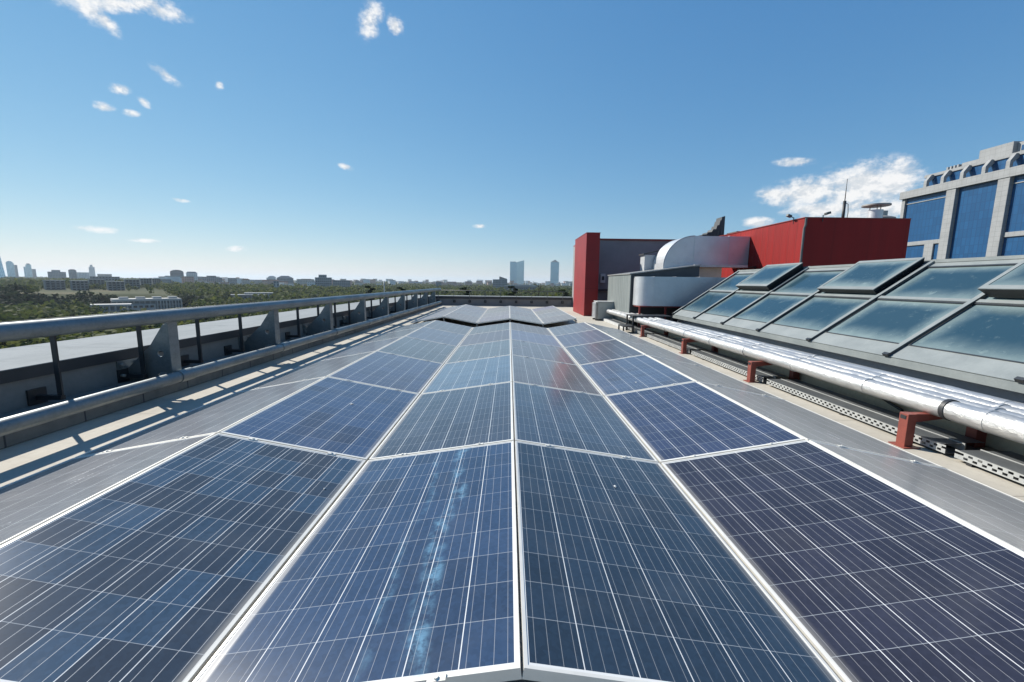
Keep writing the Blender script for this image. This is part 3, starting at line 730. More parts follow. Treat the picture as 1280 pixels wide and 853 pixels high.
D2 = thing('ventilation_duct', 'low silver ventilation duct with rounded end in front of the plant shed', 'duct', (3.80, 11.35, .40))
plan = [(0, .66)]+[(.42-.42*math.cos(a), .42-.42*math.sin(a)) for a in np.linspace(0, math.pi/2, 14)]+[(3.4, 0), (3.4, .66)]
MB().prism([(x, y, 0) for x, y in plan], (0, 0, .86)).build('sheet_metal', M_DUCT, D2)
for x in (.42, 1.05, 1.75): MB().box(x-.006, x+.006, -.006, .66, -.006, .866).build('flange', M_DUCT, D2)
MB().box(.02, 3.4, -.01, .64, -.035, -.008).build('red_rim', M_REDPAINT, D2)
for x in (.02, .78, 1.9): MB().box(x, x+.05, .02, .07, -.678, -.036).build('leg', M_REDPAINT, D2)

RB = thing('red_building', 'big red metal-clad building behind the glazed roof, sunlit on its left side', 'building', (8.15, 10.9, ZD))
MB().box(.004, 2.95, .004, 7.4, .002, 3.17).build('core', M_REDFLAT, RB)
MB().box(0, .0035, 0.02, 7.4, .002, 3.185).build('side_cladding', M_REDRIB, RB)
MB().box(.03, 2.95, -.004, .0, .002, 3.19).build('front_cladding', M_REDFLAT, RB)
MB().box(-.02, 2.96, -.012, 7.42, 3.192, 3.215).build('roof_trim', M_REDPAINT, RB)
MB().tube([(.0, -.045, 3.19), (.0, -.045, 3.0), (-.03, -.045, 2.9), (-.03, -.045, .01)], .03, 10).build('downpipe', M_RAILGREY, RB, smooth=True)
a_ = thing('antenna', 'thin whip antenna with thick black base on the red building roof', 'antenna', (10.83, 13.0, 2.93))
MB().tube([(0, 0, 0), (0, 0, .86)], .045, 10).build('base', M_BLACK, a_, smooth=True); MB().tube([(0, 0, .86), (0.0, 0, 1.55)], [.014, .008], 6).build('whip', M_RAILGREY, a_, smooth=True)
MB().tube([(.04, 0, .80), (.12, 0, .76), (.15, 0, .5), (.12, 0, .05)], .01, 6).build('cable', M_BLACK, a_, smooth=True)
v_ = thing('chimney_vent', 'round steel chimney vent with flat mushroom cap on the red building', 'vent', (11.0, 12.3, 2.93))
MB().tube([(.28, 0, 0), (.28, 0, .46)], .19, 20).build('stack', M_DUCT, v_, smooth=True)
MB().tube([(.28, 0, .58), (.28, 0, .62), (.28, 0, .66)], [.36, .36, .06], 24).build('cap', M_ALUDK, v_, smooth=True)
st = MB()
for an in (0, 2.1, 4.2): st.tube([(.28+.15*math.cos(an), .15*math.sin(an), .44), (.28+.15*math.cos(an), .15*math.sin(an), .59)], .012, 6)
st.build('cap_struts', M_ALUDK, v_)
v_ = thing('chimney_vent', 'small squat steel vent cowl at the right end of the red building roof', 'vent', (12.6, 14.0, 2.93))
MB().tube([(.4, 0, 0), (.4, 0, .5)], .12, 14).build('stack', M_DUCT, v_, smooth=True)
MB().tube([(.4, 0, .46), (.4, 0, .50), (.4, 0, .58)], [.36, .36, .12], 20).build('cap', M_ALUDK, v_, smooth=True)
MB().box(.31, .49, -.09, .09, .58, .74).build('motor', M_ACBODY, v_)
for (x, y, lb, dx) in ((8.15, 11.4, 'small floodlight on an arm above the sunlit red wall, left of the corner', -1), (8.62, 10.89, 'small floodlight on an arm above the shaded red wall, right of the corner', 1)):
    f_ = thing('floodlight', lb, 'floodlight', (x, y, 2.93), group='floodlights on the red building')
    MB().tube([(-.02*0, -.02, -.12), (0, -.02, .05), (.10*dx, -.03, .09)], .013, 6).build('arm', M_BLACK, f_, smooth=True)
    MB().prism([(.08*dx, -.05, .06), (.20*dx, -.05, .10), (.18*dx, -.05, .16), (.07*dx, -.05, .12)], (0, .10, 0)).build('lamp_head', M_RAILGREY, f_)
# curved dark roof plant behind the red building
s_ = thing('roof_sculpture', 'curved dark sail-like steel structure rising behind the red building', 'roof structure', (8.35, 17.6, 2.6))
pts = [(0, 0, 0), (.95, 0, 0), (.93, 0, 1.40), (.80, 0, 1.36), (.78, 0, 1.22), (.74, 0, 1.22), (.70, 0, 1.02), (.62, 0, 1.0), (.58, 0, .84), (.46, 0, .84), (.40, 0, .72), (.22, 0, .70), (.20, 0, .62), (.0, 0, .60)]
MB().prism(pts, (0, .5, 0)).build('hull', M_SHEDDK, s_)
m = MB()
for k in range(6): m.box(.1+.14*k, .13+.14*k, -.02, -.002, 0, .6+.1*max(0, k-3)*1.6)
m.build('ribs', M_RAILGREY, s_)
tag(MB().box(9.3, 10.0, 16.6, 17.4, 2.935, 3.25).build('roof_box', M_RAILGREY, bevel=.02), 'low grey box on the roof of the red building near its back', 'roof box')
mb = MB(); mb.box(13.0, 60, -30, 40, -24, -8); tag(mb.build('lower_block', M_GREYRENDER), 'lower grey roof of the neighbouring wing below the glazed roof', 'building')
# ------------------------------------------------------------------ far background: blue office block
def grid_mat(name, wall, win, pu, pz, fu, fz, rough=.8, winrough=.3, u0=0, z0=0, blend=1.0, tintvar=.15, metal=0.0):
    """facade pattern in the object's own coordinates: windows pu x pz apart"""
    def f(k, b):
        s = k.sep(obco(k)); nrm = k.sep(k.node('ShaderNodeNewGeometry').outputs['Normal'])
        ux = k.math('ADD', s[0], s[1])
        a = k.math('ABSOLUTE', k.math('SUBTRACT', k.math('FRACT', k.math('DIVIDE', k.math('ADD', ux, u0), pu)), .5))
        c = k.math('ABSOLUTE', k.math('SUBTRACT', k.math('FRACT', k.math('DIVIDE', k.math('ADD', s[2], z0), pz)), .5))
        w = k.math('MULTIPLY', k.math('LESS_THAN', a, fu/2), k.math('LESS_THAN', c, fz/2))
        w = k.math('MULTIPLY', w, k.math('LESS_THAN', k.math('ABSOLUTE', nrm[2]), .5))
        n = k.noise(world_pos(k), .08, 3, .6)
        cw = k.mix(k.ramp(n, .3, .7), tuple(wall)+(1,), tuple(x*(1-tintvar) for x in wall)+(1,))
        k.put(b.inputs['Base Color'], k.mix(k.math('MULTIPLY', w, blend), cw, tuple(win)+(1,)))
        k.put(b.inputs['Roughness'], k.math('SUBTRACT', rough, k.math('MULTIPLY', w, rough-winrough)))
    return mat(name, wall, rough, metal, build=f, alb=1.0)
def bluewall(k, b):
    p = world_pos(k); s = k.sep(p)
    a = k.math('ABSOLUTE', k.math('SUBTRACT', k.math('FRACT', k.math('DIVIDE', s[1], .62)), .5))
    c = k.math('ABSOLUTE', k.math('SUBTRACT', k.math('FRACT', k.math('DIVIDE', s[2], 1.25)), .5))
    ln = k.math('MAXIMUM', k.math('GREATER_THAN', a, .41), k.math('GREATER_THAN', c, .47))
    wn = k.node('ShaderNodeTexWhiteNoise', noise_dimensions='2D')
    k.put(wn.inputs['Vector'], k.comb(k.math('FLOOR', k.math('DIVIDE', s[1], .62)), k.math('FLOOR', k.math('DIVIDE', s[2], 1.25)), 0.0))
    base = k.mix(wn.outputs['Value'], (.010, .085, .22, 1), (.014, .108, .27, 1))
    k.put(b.inputs['Base Color'], k.mix(k.math('MULTIPLY', ln, .55), base, (.01, .05, .15, 1)))
M_BLUE = mat('blue_curtain_wall', rough=.3, build=bluewall)
def tilewall(k, b):
    p = world_pos(k); s = k.sep(p)
    a = k.math('ABSOLUTE', k.math('SUBTRACT', k.math('FRACT', k.math('DIVIDE', s[1], .7)), .5))
    c = k.math('ABSOLUTE', k.math('SUBTRACT', k.math('FRACT', k.math('DIVIDE', s[2], .7)), .5))
    n = k.noise(p, .7, 4, .6)
    col = k.mix(k.ramp(n, .3, .7), (.42, .43, .435, 1), (.36, .37, .375, 1))
    k.put(b.inputs['Base Color'], k.mix(k.math('MULTIPLY', k.math('GREATER_THAN', k.math('MAXIMUM', a, c), .46), .45), col, (.22, .22, .21, 1)))
M_TILE = mat('pale_stone_tiles', rough=.8, build=tilewall)
BX = 70.0
OB = thing('office_block', 'large office block with blue glass bays and pale stone piers behind the red building', 'building', (BX, 40, -22))
ZB = 22.0
def bb(m, x0, x1, y0, y1, z0, z1): m.box(x0, x1, y0-40, y1-40, z0+ZB, z1+ZB); return m
bb(MB(), 1.5, 30, 20, 75.8, -22, 16.5).build('core', M_TILE, OB)
bb(MB(), .0, 1.49, 75.3, 75.9, -22, 16.42).build('corner_pier', M_TILE, OB)
bb(MB(), -.35, 2.5, 20, 76.1, 16.5, 17.75).build('cornice', M_TILE, OB)
ybay = [(68.05, 75.25, True), (60.95, 66.55, False), (52.5, 59.4, True), (45.4, 51.0, False), (37, 44, True), (30, 35.6, False)]
piers = [(66.6, 68.0), (59.45, 60.9), (51.05, 52.45), (44.05, 45.35), (35.65, 36.95)]
for y0, y1 in piers: bb(MB(), -.25, 1.49, y0, y1, -22, 16.495).build('pier', M_TILE, OB)
for y0, y1, split in ybay:
    if split:
        bb(MB(), .32, 1.48, y0, y1, 8.9, 16.48).build('glass_bay', M_BLUE, OB)
        bb(MB(), .1, 1.48, y0, y1, 8.25, 8.895).build('beam', M_TILE, OB)
        ym = y0+1.2
        bb(MB(), .1, 1.48, ym, ym+1.5, -22, 8.245).build('lower_pier', M_TILE, OB)
        bb(MB(), .32, 1.48, y0, ym-.005, -22, 8.24).build('glass_bay', M_BLUE, OB)
        bb(MB(), .32, 1.48, ym+1.505, y1, -22, 8.24).build('glass_bay', M_BLUE, OB)
        bb(MB(), .22, .318, y0, y1, 15.5, 15.62).build('bay_rail', M_TILE, OB)
    else: bb(MB(), .32, 1.48, y0, y1, -22, 16.48).build('glass_bay', M_BLUE, OB)
bb(MB(), 1.0, 28, 20, 72.9, 17.755, 19.5).build('attic_glass', M_BLUE, OB)
bb(MB(), .8, 28, 20, 73.2, 19.505, 19.95).build('attic_cornice', M_TILE, OB)
for y in (71.6, 68.8, 65.85, 62.85, 59.8, 56.8, 53.8):
    m = MB(); w = .5; Y = y-40; a = (-.15, 17.76+ZB)
    m.prism([(-.2, Y, 17.76+ZB), (.25, Y, 17.76+ZB), (.25, Y, 18.5+ZB), (.98, Y, 19.2+ZB), (.98, Y, 19.75+ZB), (.5, Y, 19.75+ZB), (-.2, Y, 18.75+ZB)], (0, w, 0)); m.build('raking_strut', M_TILE, OB)
bb(MB(), 2.6, 12, 62.2, 66.6, 19.955, 22.1).build('stair_tower', M_TILE, OB)
bb(MB(), 3.0, 12, 66.62, 69.4, 19.955, 21.0).build('plant_screen', M_TILE, OB)
for i in range(4): bb(MB(), 2.7, 4.5, 69.6+.55*i, 69.85+.55*i, 19.955, 20.9).build('fin', M_TILE, OB)
at_ = bb(MB(), 3.2, 14, 58.4, 62.15, 19.955, 21.9).build('penthouse', M_TILE, OB)
for y in (59.3, 60.9): bb(MB(), 3.14, 3.19, y, y+.7, 20.7, 21.4).build('window', M_BLUE, OB)
bb(MB(), 2.5, 14, 44, 58.3, 19.955, 23.6).build('lift_tower', M_TILE, OB)
tag(MB().box(40, 44, 14, 26, -10, 2.95).build('brown_parapet', varied((.30, .17, .09), (.22, .12, .07), 1, .9)), 'low brown roof edge just above the glazed roof ridge at the right', 'roof edge')

# ------------------------------------------------------------------ far background: town on the hills
M_CONC = grid_mat('concrete_flats', (.25, .25, .25), (.04, .05, .06), 3.1, 3.0, .5, .5)
M_BEIGE = grid_mat('beige_block', (.52, .48, .42), (.09, .09, .10), 3.0, 3.2, .5, .45)
M_PINK = grid_mat('reddish_block', (.46, .30, .25), (.10, .09, .09), 3.0, 3.2, .5, .45)
M_PALE = grid_mat('pale_block', (.72, .72, .70), (.16, .18, .20), 3.0, 3.2, .5, .45)
M_DKGLASS = grid_mat('dark_office', (.22, .25, .27), (.09, .13, .16), 2.6, 3.3, .7, .6, .5, .2, metal=.3)
M_BLUETOWER = grid_mat('blue_tower', (.26, .46, .56), (.17, .36, .48), 3.2, 4.0, .75, .7, .35, .15, metal=.75)
M_TEALTOWER = grid_mat('teal_tower', (.36, .55, .62), (.27, .46, .55), 3.2, 4.0, .75, .7, .35, .15, metal=.75)
M_ROOFW = varied((.62, .62, .60), (.52, .52, .5), .2, .7); M_ROOFR = varied((.30, .13, .09), (.24, .11, .08), .3, .9)
M_WIN = mat('window_glass', (.03, .04, .05), .2); M_CONCPLAIN = varied((.30, .30, .295), (.24, .24, .235), .2, .9)
def town(key, nm, lb, m, depth=None, dz=8, yaw=0, roof=None, roofm=None, cat='building', group=None):
    x, y, w, zt, zb, azd = BL[key]
    o = thing(nm, lb, cat, (x, y, zb-dz), (0, 0, R_(-azd+yaw)), group)
    h = zt-zb+dz; d_ = depth or w*.6
    MB().box(-w/2, w/2, 0, d_, 0, h).build('wall', m, o)
    rm = roofm or M_CONCPLAIN
    if roof == 'step': MB().box(-w*.28, w*.2, d_*.1, d_*.7, h+.01, h*1.16).build('roof_storey', m, o)
    elif roof == 'hip': MB().box(-w*.52, w*.52, -d_*.04, d_*1.04, h+.01, h+w*.16, top=(w*.3, d_*.35)).build('roof', rm, o)
    elif roof == 'flat': MB().box(-w*.51, w*.51, -d_*.02, d_*1.02, h+.01, h+.6).build('roof', rm, o)
    return o, w, h, d_
BL = {
 'tapered':(-1457.1,1218.4,27.5,103.3,-6.8,-50.1),'round':(-1745.6,1496.7,18.1,47.5,-5.2,-49.4),'stepA':(-1791.1,1596.5,29.6,45.6,-3.3,-48.3),
 'blk1':(-1090.9,1028.6,30.3,13.4,-5.7,-46.7),'blk2':(-1072.6,1047.6,13.7,18.0,-3.5,-45.7),'blk3':(-1201.5,1201.7,25.4,14.1,-3.8,-45.0),
 'pale':(-1677.3,1715.6,17.1,42.4,-2.2,-44.4),'blk4':(-1307.8,1377.3,33.6,11.7,-2.4,-43.5),
 'aptA':(-408.5,382.1,12.2,-2.2,-10.1,-46.9),'aptB':(-383.5,379.2,10.5,-2.3,-10.8,-45.3),'aptC':(-403.6,415.6,10.6,-1.2,-9.8,-44.2),
 'aptD':(-359.8,388.2,11.2,-2.7,-11.1,-42.8),'aptE':(-378.0,425.7,10.8,-0.9,-10.0,-41.6),'aptF':(-402.5,470.6,9.4,0.4,-9.7,-40.5),
 'aptG':(-414.9,499.4,7.2,0.1,-8.8,-39.7),'aptH':(-550.6,579.4,29.1,1.8,-4.2,-43.5),
 'dome':(-676.5,866.4,21.8,13.6,-3.4,-38.0),'domebase':(-550.9,710.7,37.9,4.1,-6.5,-37.8),'blk5':(-687.3,921.0,19.4,13.0,-5.0,-36.7),
 'w1':(-572.6,818.9,31.5,3.8,-8.4,-35.0),'w2':(-545.9,836.9,14.5,2.8,-8.2,-33.1),'w3':(-526.9,849.0,14.9,-0.1,-8.0,-31.8),
 'w4':(-560.9,945.3,12.2,-1.6,-8.7,-30.7),'w5':(-546.9,953.4,17.1,-2.3,-10.4,-29.8),'gl':(-682.6,1221.3,20.0,8.3,-6.5,-29.2),
 'w6':(-466.7,883.4,30.9,4.2,-9.0,-27.8),'cube':(-269.5,489.9,5.7,-0.5,-9.3,-28.8),'w7':(-432.6,900.6,33.7,2.2,-8.7,-25.7),
 'low1':(-295.3,633.7,13.0,-2.2,-11.7,-25.0),'bigdark':(-260.6,594.5,21.6,4.9,-10.7,-23.7),'bigdark2':(-250.1,631.4,24.4,0.8,-11.1,-21.6),
 'w8':(-403.1,1129.3,14.1,-1.1,-13.8,-19.6),'stripe':(-323.4,1463.7,46.0,-3.4,-18.5,-12.5),'dark3':(-131.0,788.2,10.3,-0.1,-13.5,-9.4),
 'wide':(-159.2,1188.4,55.8,-2.5,-18.1,-7.6),'slant':(-15.8,748.8,25.6,6.2,-10.0,-1.2),'twinA':(20.7,1998.9,32.3,99.3,-16.4,0.6),
 'twinB':(53.7,1998.3,34.1,105.2,-16.0,1.5),'dome2':(17.5,598.7,44.4,-2.4,-8.6,1.7),'tower':(203.8,1888.0,37.5,92.6,-27.5,6.2),
 'camplow':(-226.7,238.9,16.4,-14.6,-18.7,-43.5),'camp':(-227.2,265.3,33.3,-12.8,-20.6,-40.6),'long':(-217.8,358.1,30.1,-11.1,-15.5,-31.3),
 'haz1':(-307.3,4488.5,67.9,25.0,-33.9,-3.9),'haz2':(-226.8,4493.3,59.6,17.6,-33.0,-2.9)}
# apartment blocks on the crest, each window its own part
def apartments(key, lb, dz=4, nb=4, nf=4):
    x, y, w, zt, zb, azd = BL[key]
    o = thing('apartment_block', lb, 'apartments', (x, y, zb-dz), (0, 0, R_(-azd+8)), 'grey apartment blocks on the wooded crest')
    h = zt-zb+dz; d_ = w*.8
    MB().box(-w/2, w/2, 0, d_, 0, h).build('wall', M_CONCPLAIN, o)
    MB().box(-w*.53, w*.53, -.5, d_+.4, h+.01, h+.45).build('roof', M_ROOFW, o)
    fh = (h-dz)/nf; bwid = w/nb; w0 = None
    for i in range(nb):
        for j in range(nf):
            if w0 is None: w0 = q = MB().box(-bwid*.32, bwid*.32, -.06, -.01, 0, fh*.6).build('window', M_WIN, o)
            else: q = w0.copy(); COL.objects.link(q); q.parent = o
            q.location = (-w/2+bwid*(i+.5), 0, dz+fh*(j+.2))
    MB().box(-w*.04, w*.04, -1.2, -.065, 0, h).build('stair_core', M_CONCPLAIN, o)
for key, wh in (('aptA', 'leftmost of the row, standing alone'), ('aptB', 'second from the left in the front row'), ('aptC', 'set back behind the second block'), ('aptD', 'mid-row above the dry slope'),
                ('aptE', 'right of the middle, beside the dry slope'), ('aptF', 'second from the right end of the row'), ('aptG', 'at the right end of the row')):
    apartments(key, 'grey apartment block on the wooded crest, '+wh)
town('aptH', 'apartment_block', 'long grey apartment range seen over the roofs of the crest blocks', M_CONC, 12, roof='flat', cat='apartments')
# skyline
def taper_tower():
    x, y, w, zt, zb, azd = BL['tapered']
    o = thing('glass_tower', 'tall tapering dark glass tower cut by the left edge of the picture', 'tower', (x, y, zb-8), (0, 0, R_(-azd)))
    MB().box(-w/2, w/2, 0, w*.8, 0, zt-zb+8, top=(w*.36, w*.28)).build('shaft', M_TEALTOWER, o)
    MB().box(-w*.14, w*.14, w*.28, w*.52, zt-zb+8.01, zt-zb+14, top=(w*.1, w*.08)).build('crown', M_BLUETOWER, o)
taper_tower()
o, w, h, d_ = town('round', 'glass_tower', 'pale blue tower with rounded top and lower right shoulder on the left skyline', M_BLUETOWER, cat='tower')
MB().prism([(-w*.5, .01, h), *[(-w*.05-w*.45*math.cos(a), .01, h+7*math.sin(a)) for a in np.linspace(0.1, math.pi-.1, 8)], (w*.4, .01, h)], (0, d_*.9, 0)).build('rounded_top', M_BLUETOWER, o)
MB().box(w*.51, w*.9, 0, d_, 0, h*.9).build('shoulder', M_DKGLASS, o)
x, y, w, zt, zb, azd = BL['stepA']
o = thing('tower_block', 'stepped pale blue tower group right of the rounded tower', 'tower', (x, y, zb-8), (0, 0, R_(-azd)))
h = zt-zb+8
MB().box(-w*.32, w*.16, 0, w*.5, 0, h).build('main_shaft', M_TEALTOWER, o); MB().box(-w*.5, -w*.325, .5, w*.5, 0, h*.86).build('left_shaft', M_BLUETOWER, o)
MB().box(w*.165, w*.5, .5, w*.5, 0, h*.72).build('right_shaft', M_DKGLASS, o); MB().box(-w*.22, w*.06, 1, w*.3, h+.01, h*1.07).build('roof_plant', M_DKGLASS, o)
town('blk1', 'office_building', 'dark long low building with raised left end on the left skyline', M_DKGLASS, roof='step')
town('blk2', 'office_building', 'dark building with pitched top in the middle of the left skyline', M_DKGLASS, roof='hip', roofm=M_CONCPLAIN)
town('blk3', 'office_building', 'wide pale blue building left of the slim pale tower', M_PALE, roof='flat')
town('pale', 'tower_block', 'slim pale tower rising above the crest apartments', M_PALE, roof='step', cat='tower')
town('blk4', 'office_building', 'low flat grey building right of the slim pale tower', M_CONC, roof='flat')
town('domebase', 'hotel_building', 'broad reddish building below the domed roof on the crest', M_PINK, roof='flat')
o, w, h, d_ = town('dome', 'hall_building', 'grey building with rounded dome-like roof on the crest', M_CONC)
MB().prism([(-w*.5*math.cos(a), 0, h+.01+w*.22*math.sin(a)) for a in np.linspace(0, math.pi, 12)], (0, d_, 0)).build('domed_roof', M_CONCPLAIN, o)
o, w, h, d_ = town('blk5', 'hall_building', 'pale grey block with chamfered top right of the domed roof', M_PALE)
MB().box(-w*.5, w*.5, 0, d_, h+.01, h+3, top=(w*.15, d_*.2)).build('roof', M_CONCPLAIN, o)
town('w1', 'office_building', 'wide greenish grey building on the crest above the dark wood', M_CONC, roof='step')
town('w2', 'house', 'small dark block with pale base right of the wide greenish building', M_DKGLASS, roof='flat', roofm=M_ROOFW)
town('w3', 'house', 'low red-roofed building on the wooded crest', M_BEIGE, roof='hip', roofm=M_ROOFR)
town('w4', 'house', 'small beige house left of the pale round-roofed building', M_BEIGE, roof='hip', roofm=M_CONCPLAIN)
town('w5', 'house', 'small reddish house right of the low red-roofed building', M_PINK, roof='hip', roofm=M_ROOFR)
town('gl', 'hall_building', 'pale round-roofed building behind the black frame building', M_PALE, roof='hip', roofm=M_ROOFW)
town('w6', 'office_building', 'long dark building behind the black frame building', M_DKGLASS, roof='hip', roofm=M_CONCPLAIN)
o, w, h, d_ = town('cube', 'frame_building', 'small black cube building with white opening among the trees', M_DKGLASS, 6, dz=4)
MB().box(-w*.2, w*.1, -.08, -.02, h*.35, h*.8).build('opening', M_ROOFW, o)
town('w7', 'office_building', 'long beige building left of the big dark block', M_BEIGE, roof='flat')
town('low1', 'house', 'low pale building in front of the big dark block', M_PALE, roof='flat', roofm=M_ROOFW)
town('bigdark', 'office_building', 'big dark grey office block on the middle skyline, tallest of its cluster', M_DKGLASS, roof='step')
town('bigdark2', 'office_building', 'dark flat office block directly right of the tallest cluster block', M_DKGLASS, roof='flat')
town('w8', 'house', 'small dark block right of the flat office block', M_DKGLASS, roof='step')
o, w, h, d_ = town('stripe', 'warehouse', 'long low building with blue roof and orange band on the far plain', M_BEIGE, 18)
MB().box(-w*.51, w*.51, -.4, d_*1.02, h+.01, h+2.6).build('roof', mat('blue_roof', (.10, .27, .48), .6), o)
MB().box(-w*.5, w*.5, -.35, -.02, h*.62, h*.8).build('band', mat('orange_band', (.50, .24, .10), .7), o)
town('dark3', 'office_building', 'small dark block above the far corner of the roof', M_DKGLASS, roof='flat')
town('wide', 'office_building', 'broad brownish building low on the horizon left of the slanted glass block', M_PINK, roof='step')
o, w, h, d_ = town('slant', 'office_building', 'dark glass building with slanted roof left of the twin towers', M_DKGLASS)
MB().prism([(-w*.05, 0, h), (w*.5, 0, h), (w*.5, 0, h+.8), (w*.05, 0, h+4.6), (-w*.05, 0, h+5.2)], (0, d_, 0)).build('slanted_roof', M_CONCPLAIN, o)
def twin(key, lb, hi_left):
    x, y, w, zt, zb, azd = BL[key]; zb -= 10; h = zt-zb
    o = thing('glass_tower', lb, 'tower', (x, y, zb), (0, 0, R_(-azd)), 'twin blue glass towers')
    d_ = w*.9; a, b = (h*.93, h) if not hi_left else (h, h*.965)
    MB().prism([(-w/2, 0, 0), (w/2, 0, 0), (w/2, 0, b), (-w/2, 0, a)], (0, d_, 0)).build('shaft', M_BLUETOWER if hi_left else M_TEALTOWER, o)
    MB().box(-w*.4, w*.35, d_*.2, d_*.8, h*.9, a*1.0-.5).build('roof_plant', M_DKGLASS, o)
twin('twinA', 'left of the twin blue glass towers, with nearly flat top', True)
twin('twinB', 'right of the twin blue glass towers, its roof rising to a point at the right', False)
x, y, w, zt, zb, azd = BL['tower']; h = zt-zb+10
o = thing('glass_tower', 'lone blue glass tower with pale pointed cap just left of the red tower', 'tower', (x, y, zb-10), (0, 0, R_(-azd)))
MB().box(-w/2, w/2, 0, w*.8, 0, h).build('shaft', M_BLUETOWER, o)
MB().prism([(-w*.5, -.3, h+.01), (w*.5, -.3, h+.01), (w*.3, -.3, h*1.03), (.0, -.3, h*1.085), (-w*.4, -.3, h*1.02)], (0, w*.8, 0)).build('pointed_cap', M_ROOFW, o)
x, y, w, zt, zb, azd = BL['dome2']
o = thing('hall_building', 'low hall with long white curved roof below the twin towers', 'building', (x, y, zb-6), (0, 0, R_(-azd)))
MB().box(-w/2, w/2, 0, 24, 0, zt-zb+4).build('wall', M_CONC, o)
MB().prism([(-w*.55*math.cos(a), -1, zt-zb+4.01+2.9*math.sin(a)) for a in np.linspace(0, math.pi, 14)], (0, 27, 0)).build('curved_roof', M_ROOFW, o)
# white campus building in the valley
x, y, w, zt, zb, azd = BL['camp']; dz = 5
M_WHITEWALL = varied((.58, .57, .54), (.50, .49, .47), .3, .85)
o = thing('campus_building', 'white modern building with tall columned right wing in the wooded valley', 'building', (x, y, zb-dz), (0, 0, R_(-azd+6)))
h = zt-zb+dz
MB().box(-w/2, w/2, 1.6, 14, 0, h-.5).build('recessed_wall', M_DKGLASS, o)
MB().box(-w/2, w/2, 0, 14.2, h-.49, h+.9).build('roof', M_WHITEWALL, o)
MB().box(-w/2, w*.1, .5, 1.55, 0, h-2.6).build('wall', M_WHITEWALL, o)
for i in range(9): MB().box(w*.12+i*w*.046, w*.12+i*w*.046+.55, .05, 1.0, 0, h-.5).build('column', M_WHITEWALL, o)
for i in range(4): MB().box(-w*.4+i*w*.24, -w*.4+i*w*.24+4.4, 4, 9, h+.91, h+2.0).build('roof_box', M_WHITEWALL, o)
for i in range(7): MB().box(-w*.46+i*w*.08, -w*.46+i*w*.08+1.7, .40, .49, h-4.6, h-3.2).build('window', M_WIN, o)
x, y, w, zt, zb, azd = BL['camplow']
o = thing('campus_wing', 'low white flat-roofed wing in front of the columned campus building', 'building', (x, y, zb-6), (0, 0, R_(-azd-4)))
h = zt-zb+6
MB().box(-w/2, w/2, .8, 10, 0, h-.4).build('glazed_wall', M_DKGLASS, o); MB().box(-w*.54, w*.54, 0, 11, h-.39, h+.5).build('roof', M_WHITEWALL, o)
for i in range(7): MB().box(-w*.5+i*w*.155, -w*.5+i*w*.155+.5, .2, .79, 0, h-.4).build('column', M_WHITEWALL, o)
x, y, w, zt, zb, azd = BL['long']
o = thing('low_building', 'long low grey building with two flat roof bands half hidden in the woods', 'building', (x, y, zb-6), (0, 0, R_(-azd)))
h = zt-zb+6
MB().box(-w/2, w/2, .6, 8, 0, h-1.2).build('wall', M_CONC, o); MB().box(-w*.52, w*.3, 0, 8.4, h-1.19, h-.6).build('roof', M_ROOFW, o); MB().box(-w*.2, w*.52, 6, 14, h+.1, h+.7).build('roof', M_ROOFW, o); MB().box(-w*.18, w*.5, 6.5, 13.5, 0, h+.09).build('wall', M_CONC, o)
for kk in ('haz1', 'haz2'): town(kk, 'tower_block', 'hazy pale tower block on the horizon between the brown building and slanted glass block', M_PALE, roof='flat', group='hazy tower blocks on the horizon', cat='tower')

# small blocks of the far town: nothing tells those of one colour apart
rg = random.Random(21)
tiny = []
for nm, lb, m, roofm in (('town_house', 'small reddish block in the far town strip along the horizon', M_PINK, M_ROOFR), ('town_house', 'small pale block in the far town strip along the horizon', M_PALE, M_ROOFW), ('town_house', 'small dark grey block in the far town strip along the horizon', M_DKGLASS, M_CONCPLAIN), ('town_house', 'small beige block in the far town strip along the horizon', M_BEIGE, M_CONCPLAIN)):
    b = MB().box(-.5, .5, 0, .8, 0, 1).build(nm, m); rf = MB().box(-.52, .52, -.02, .82, 1.002, 1.07).build('roof', roofm, b)
    tag(b, lb, 'building', 'far town '+lb.split(' in ')[0]); tiny.append((b, rf))
used = set()
for i in range(230):
    kx = rg.choice([0, 0, 1, 1, 2, 3]); b, rf = tiny[kx]
    if kx in used:
        o = b.copy(); COL.objects.link(o); r2 = rf.copy(); COL.objects.link(r2); r2.parent = o
    else: o = b; used.add(kx)
    a = rg.uniform(-20, 9) if i < 140 else rg.uniform(-40, -18); Rr = rg.uniform(1000, 3600) if i < 140 else rg.uniform(800, 1600)
    z = float(terrain(Rr, a)); wv = rg.uniform(8, 26)*(Rr/1500)**.3; hv = rg.choice([8, 9, 10, 12, 14, 18])*(Rr/1500)**.5
    o.location = (CAM.x+Rr*math.sin(R_(a)), CAM.y+Rr*math.cos(R_(a)), z-3); o.rotation_euler = (0, 0, R_(-a)+rg.uniform(-.5, .5)); o.scale = (wv, wv*.7, hv+3)

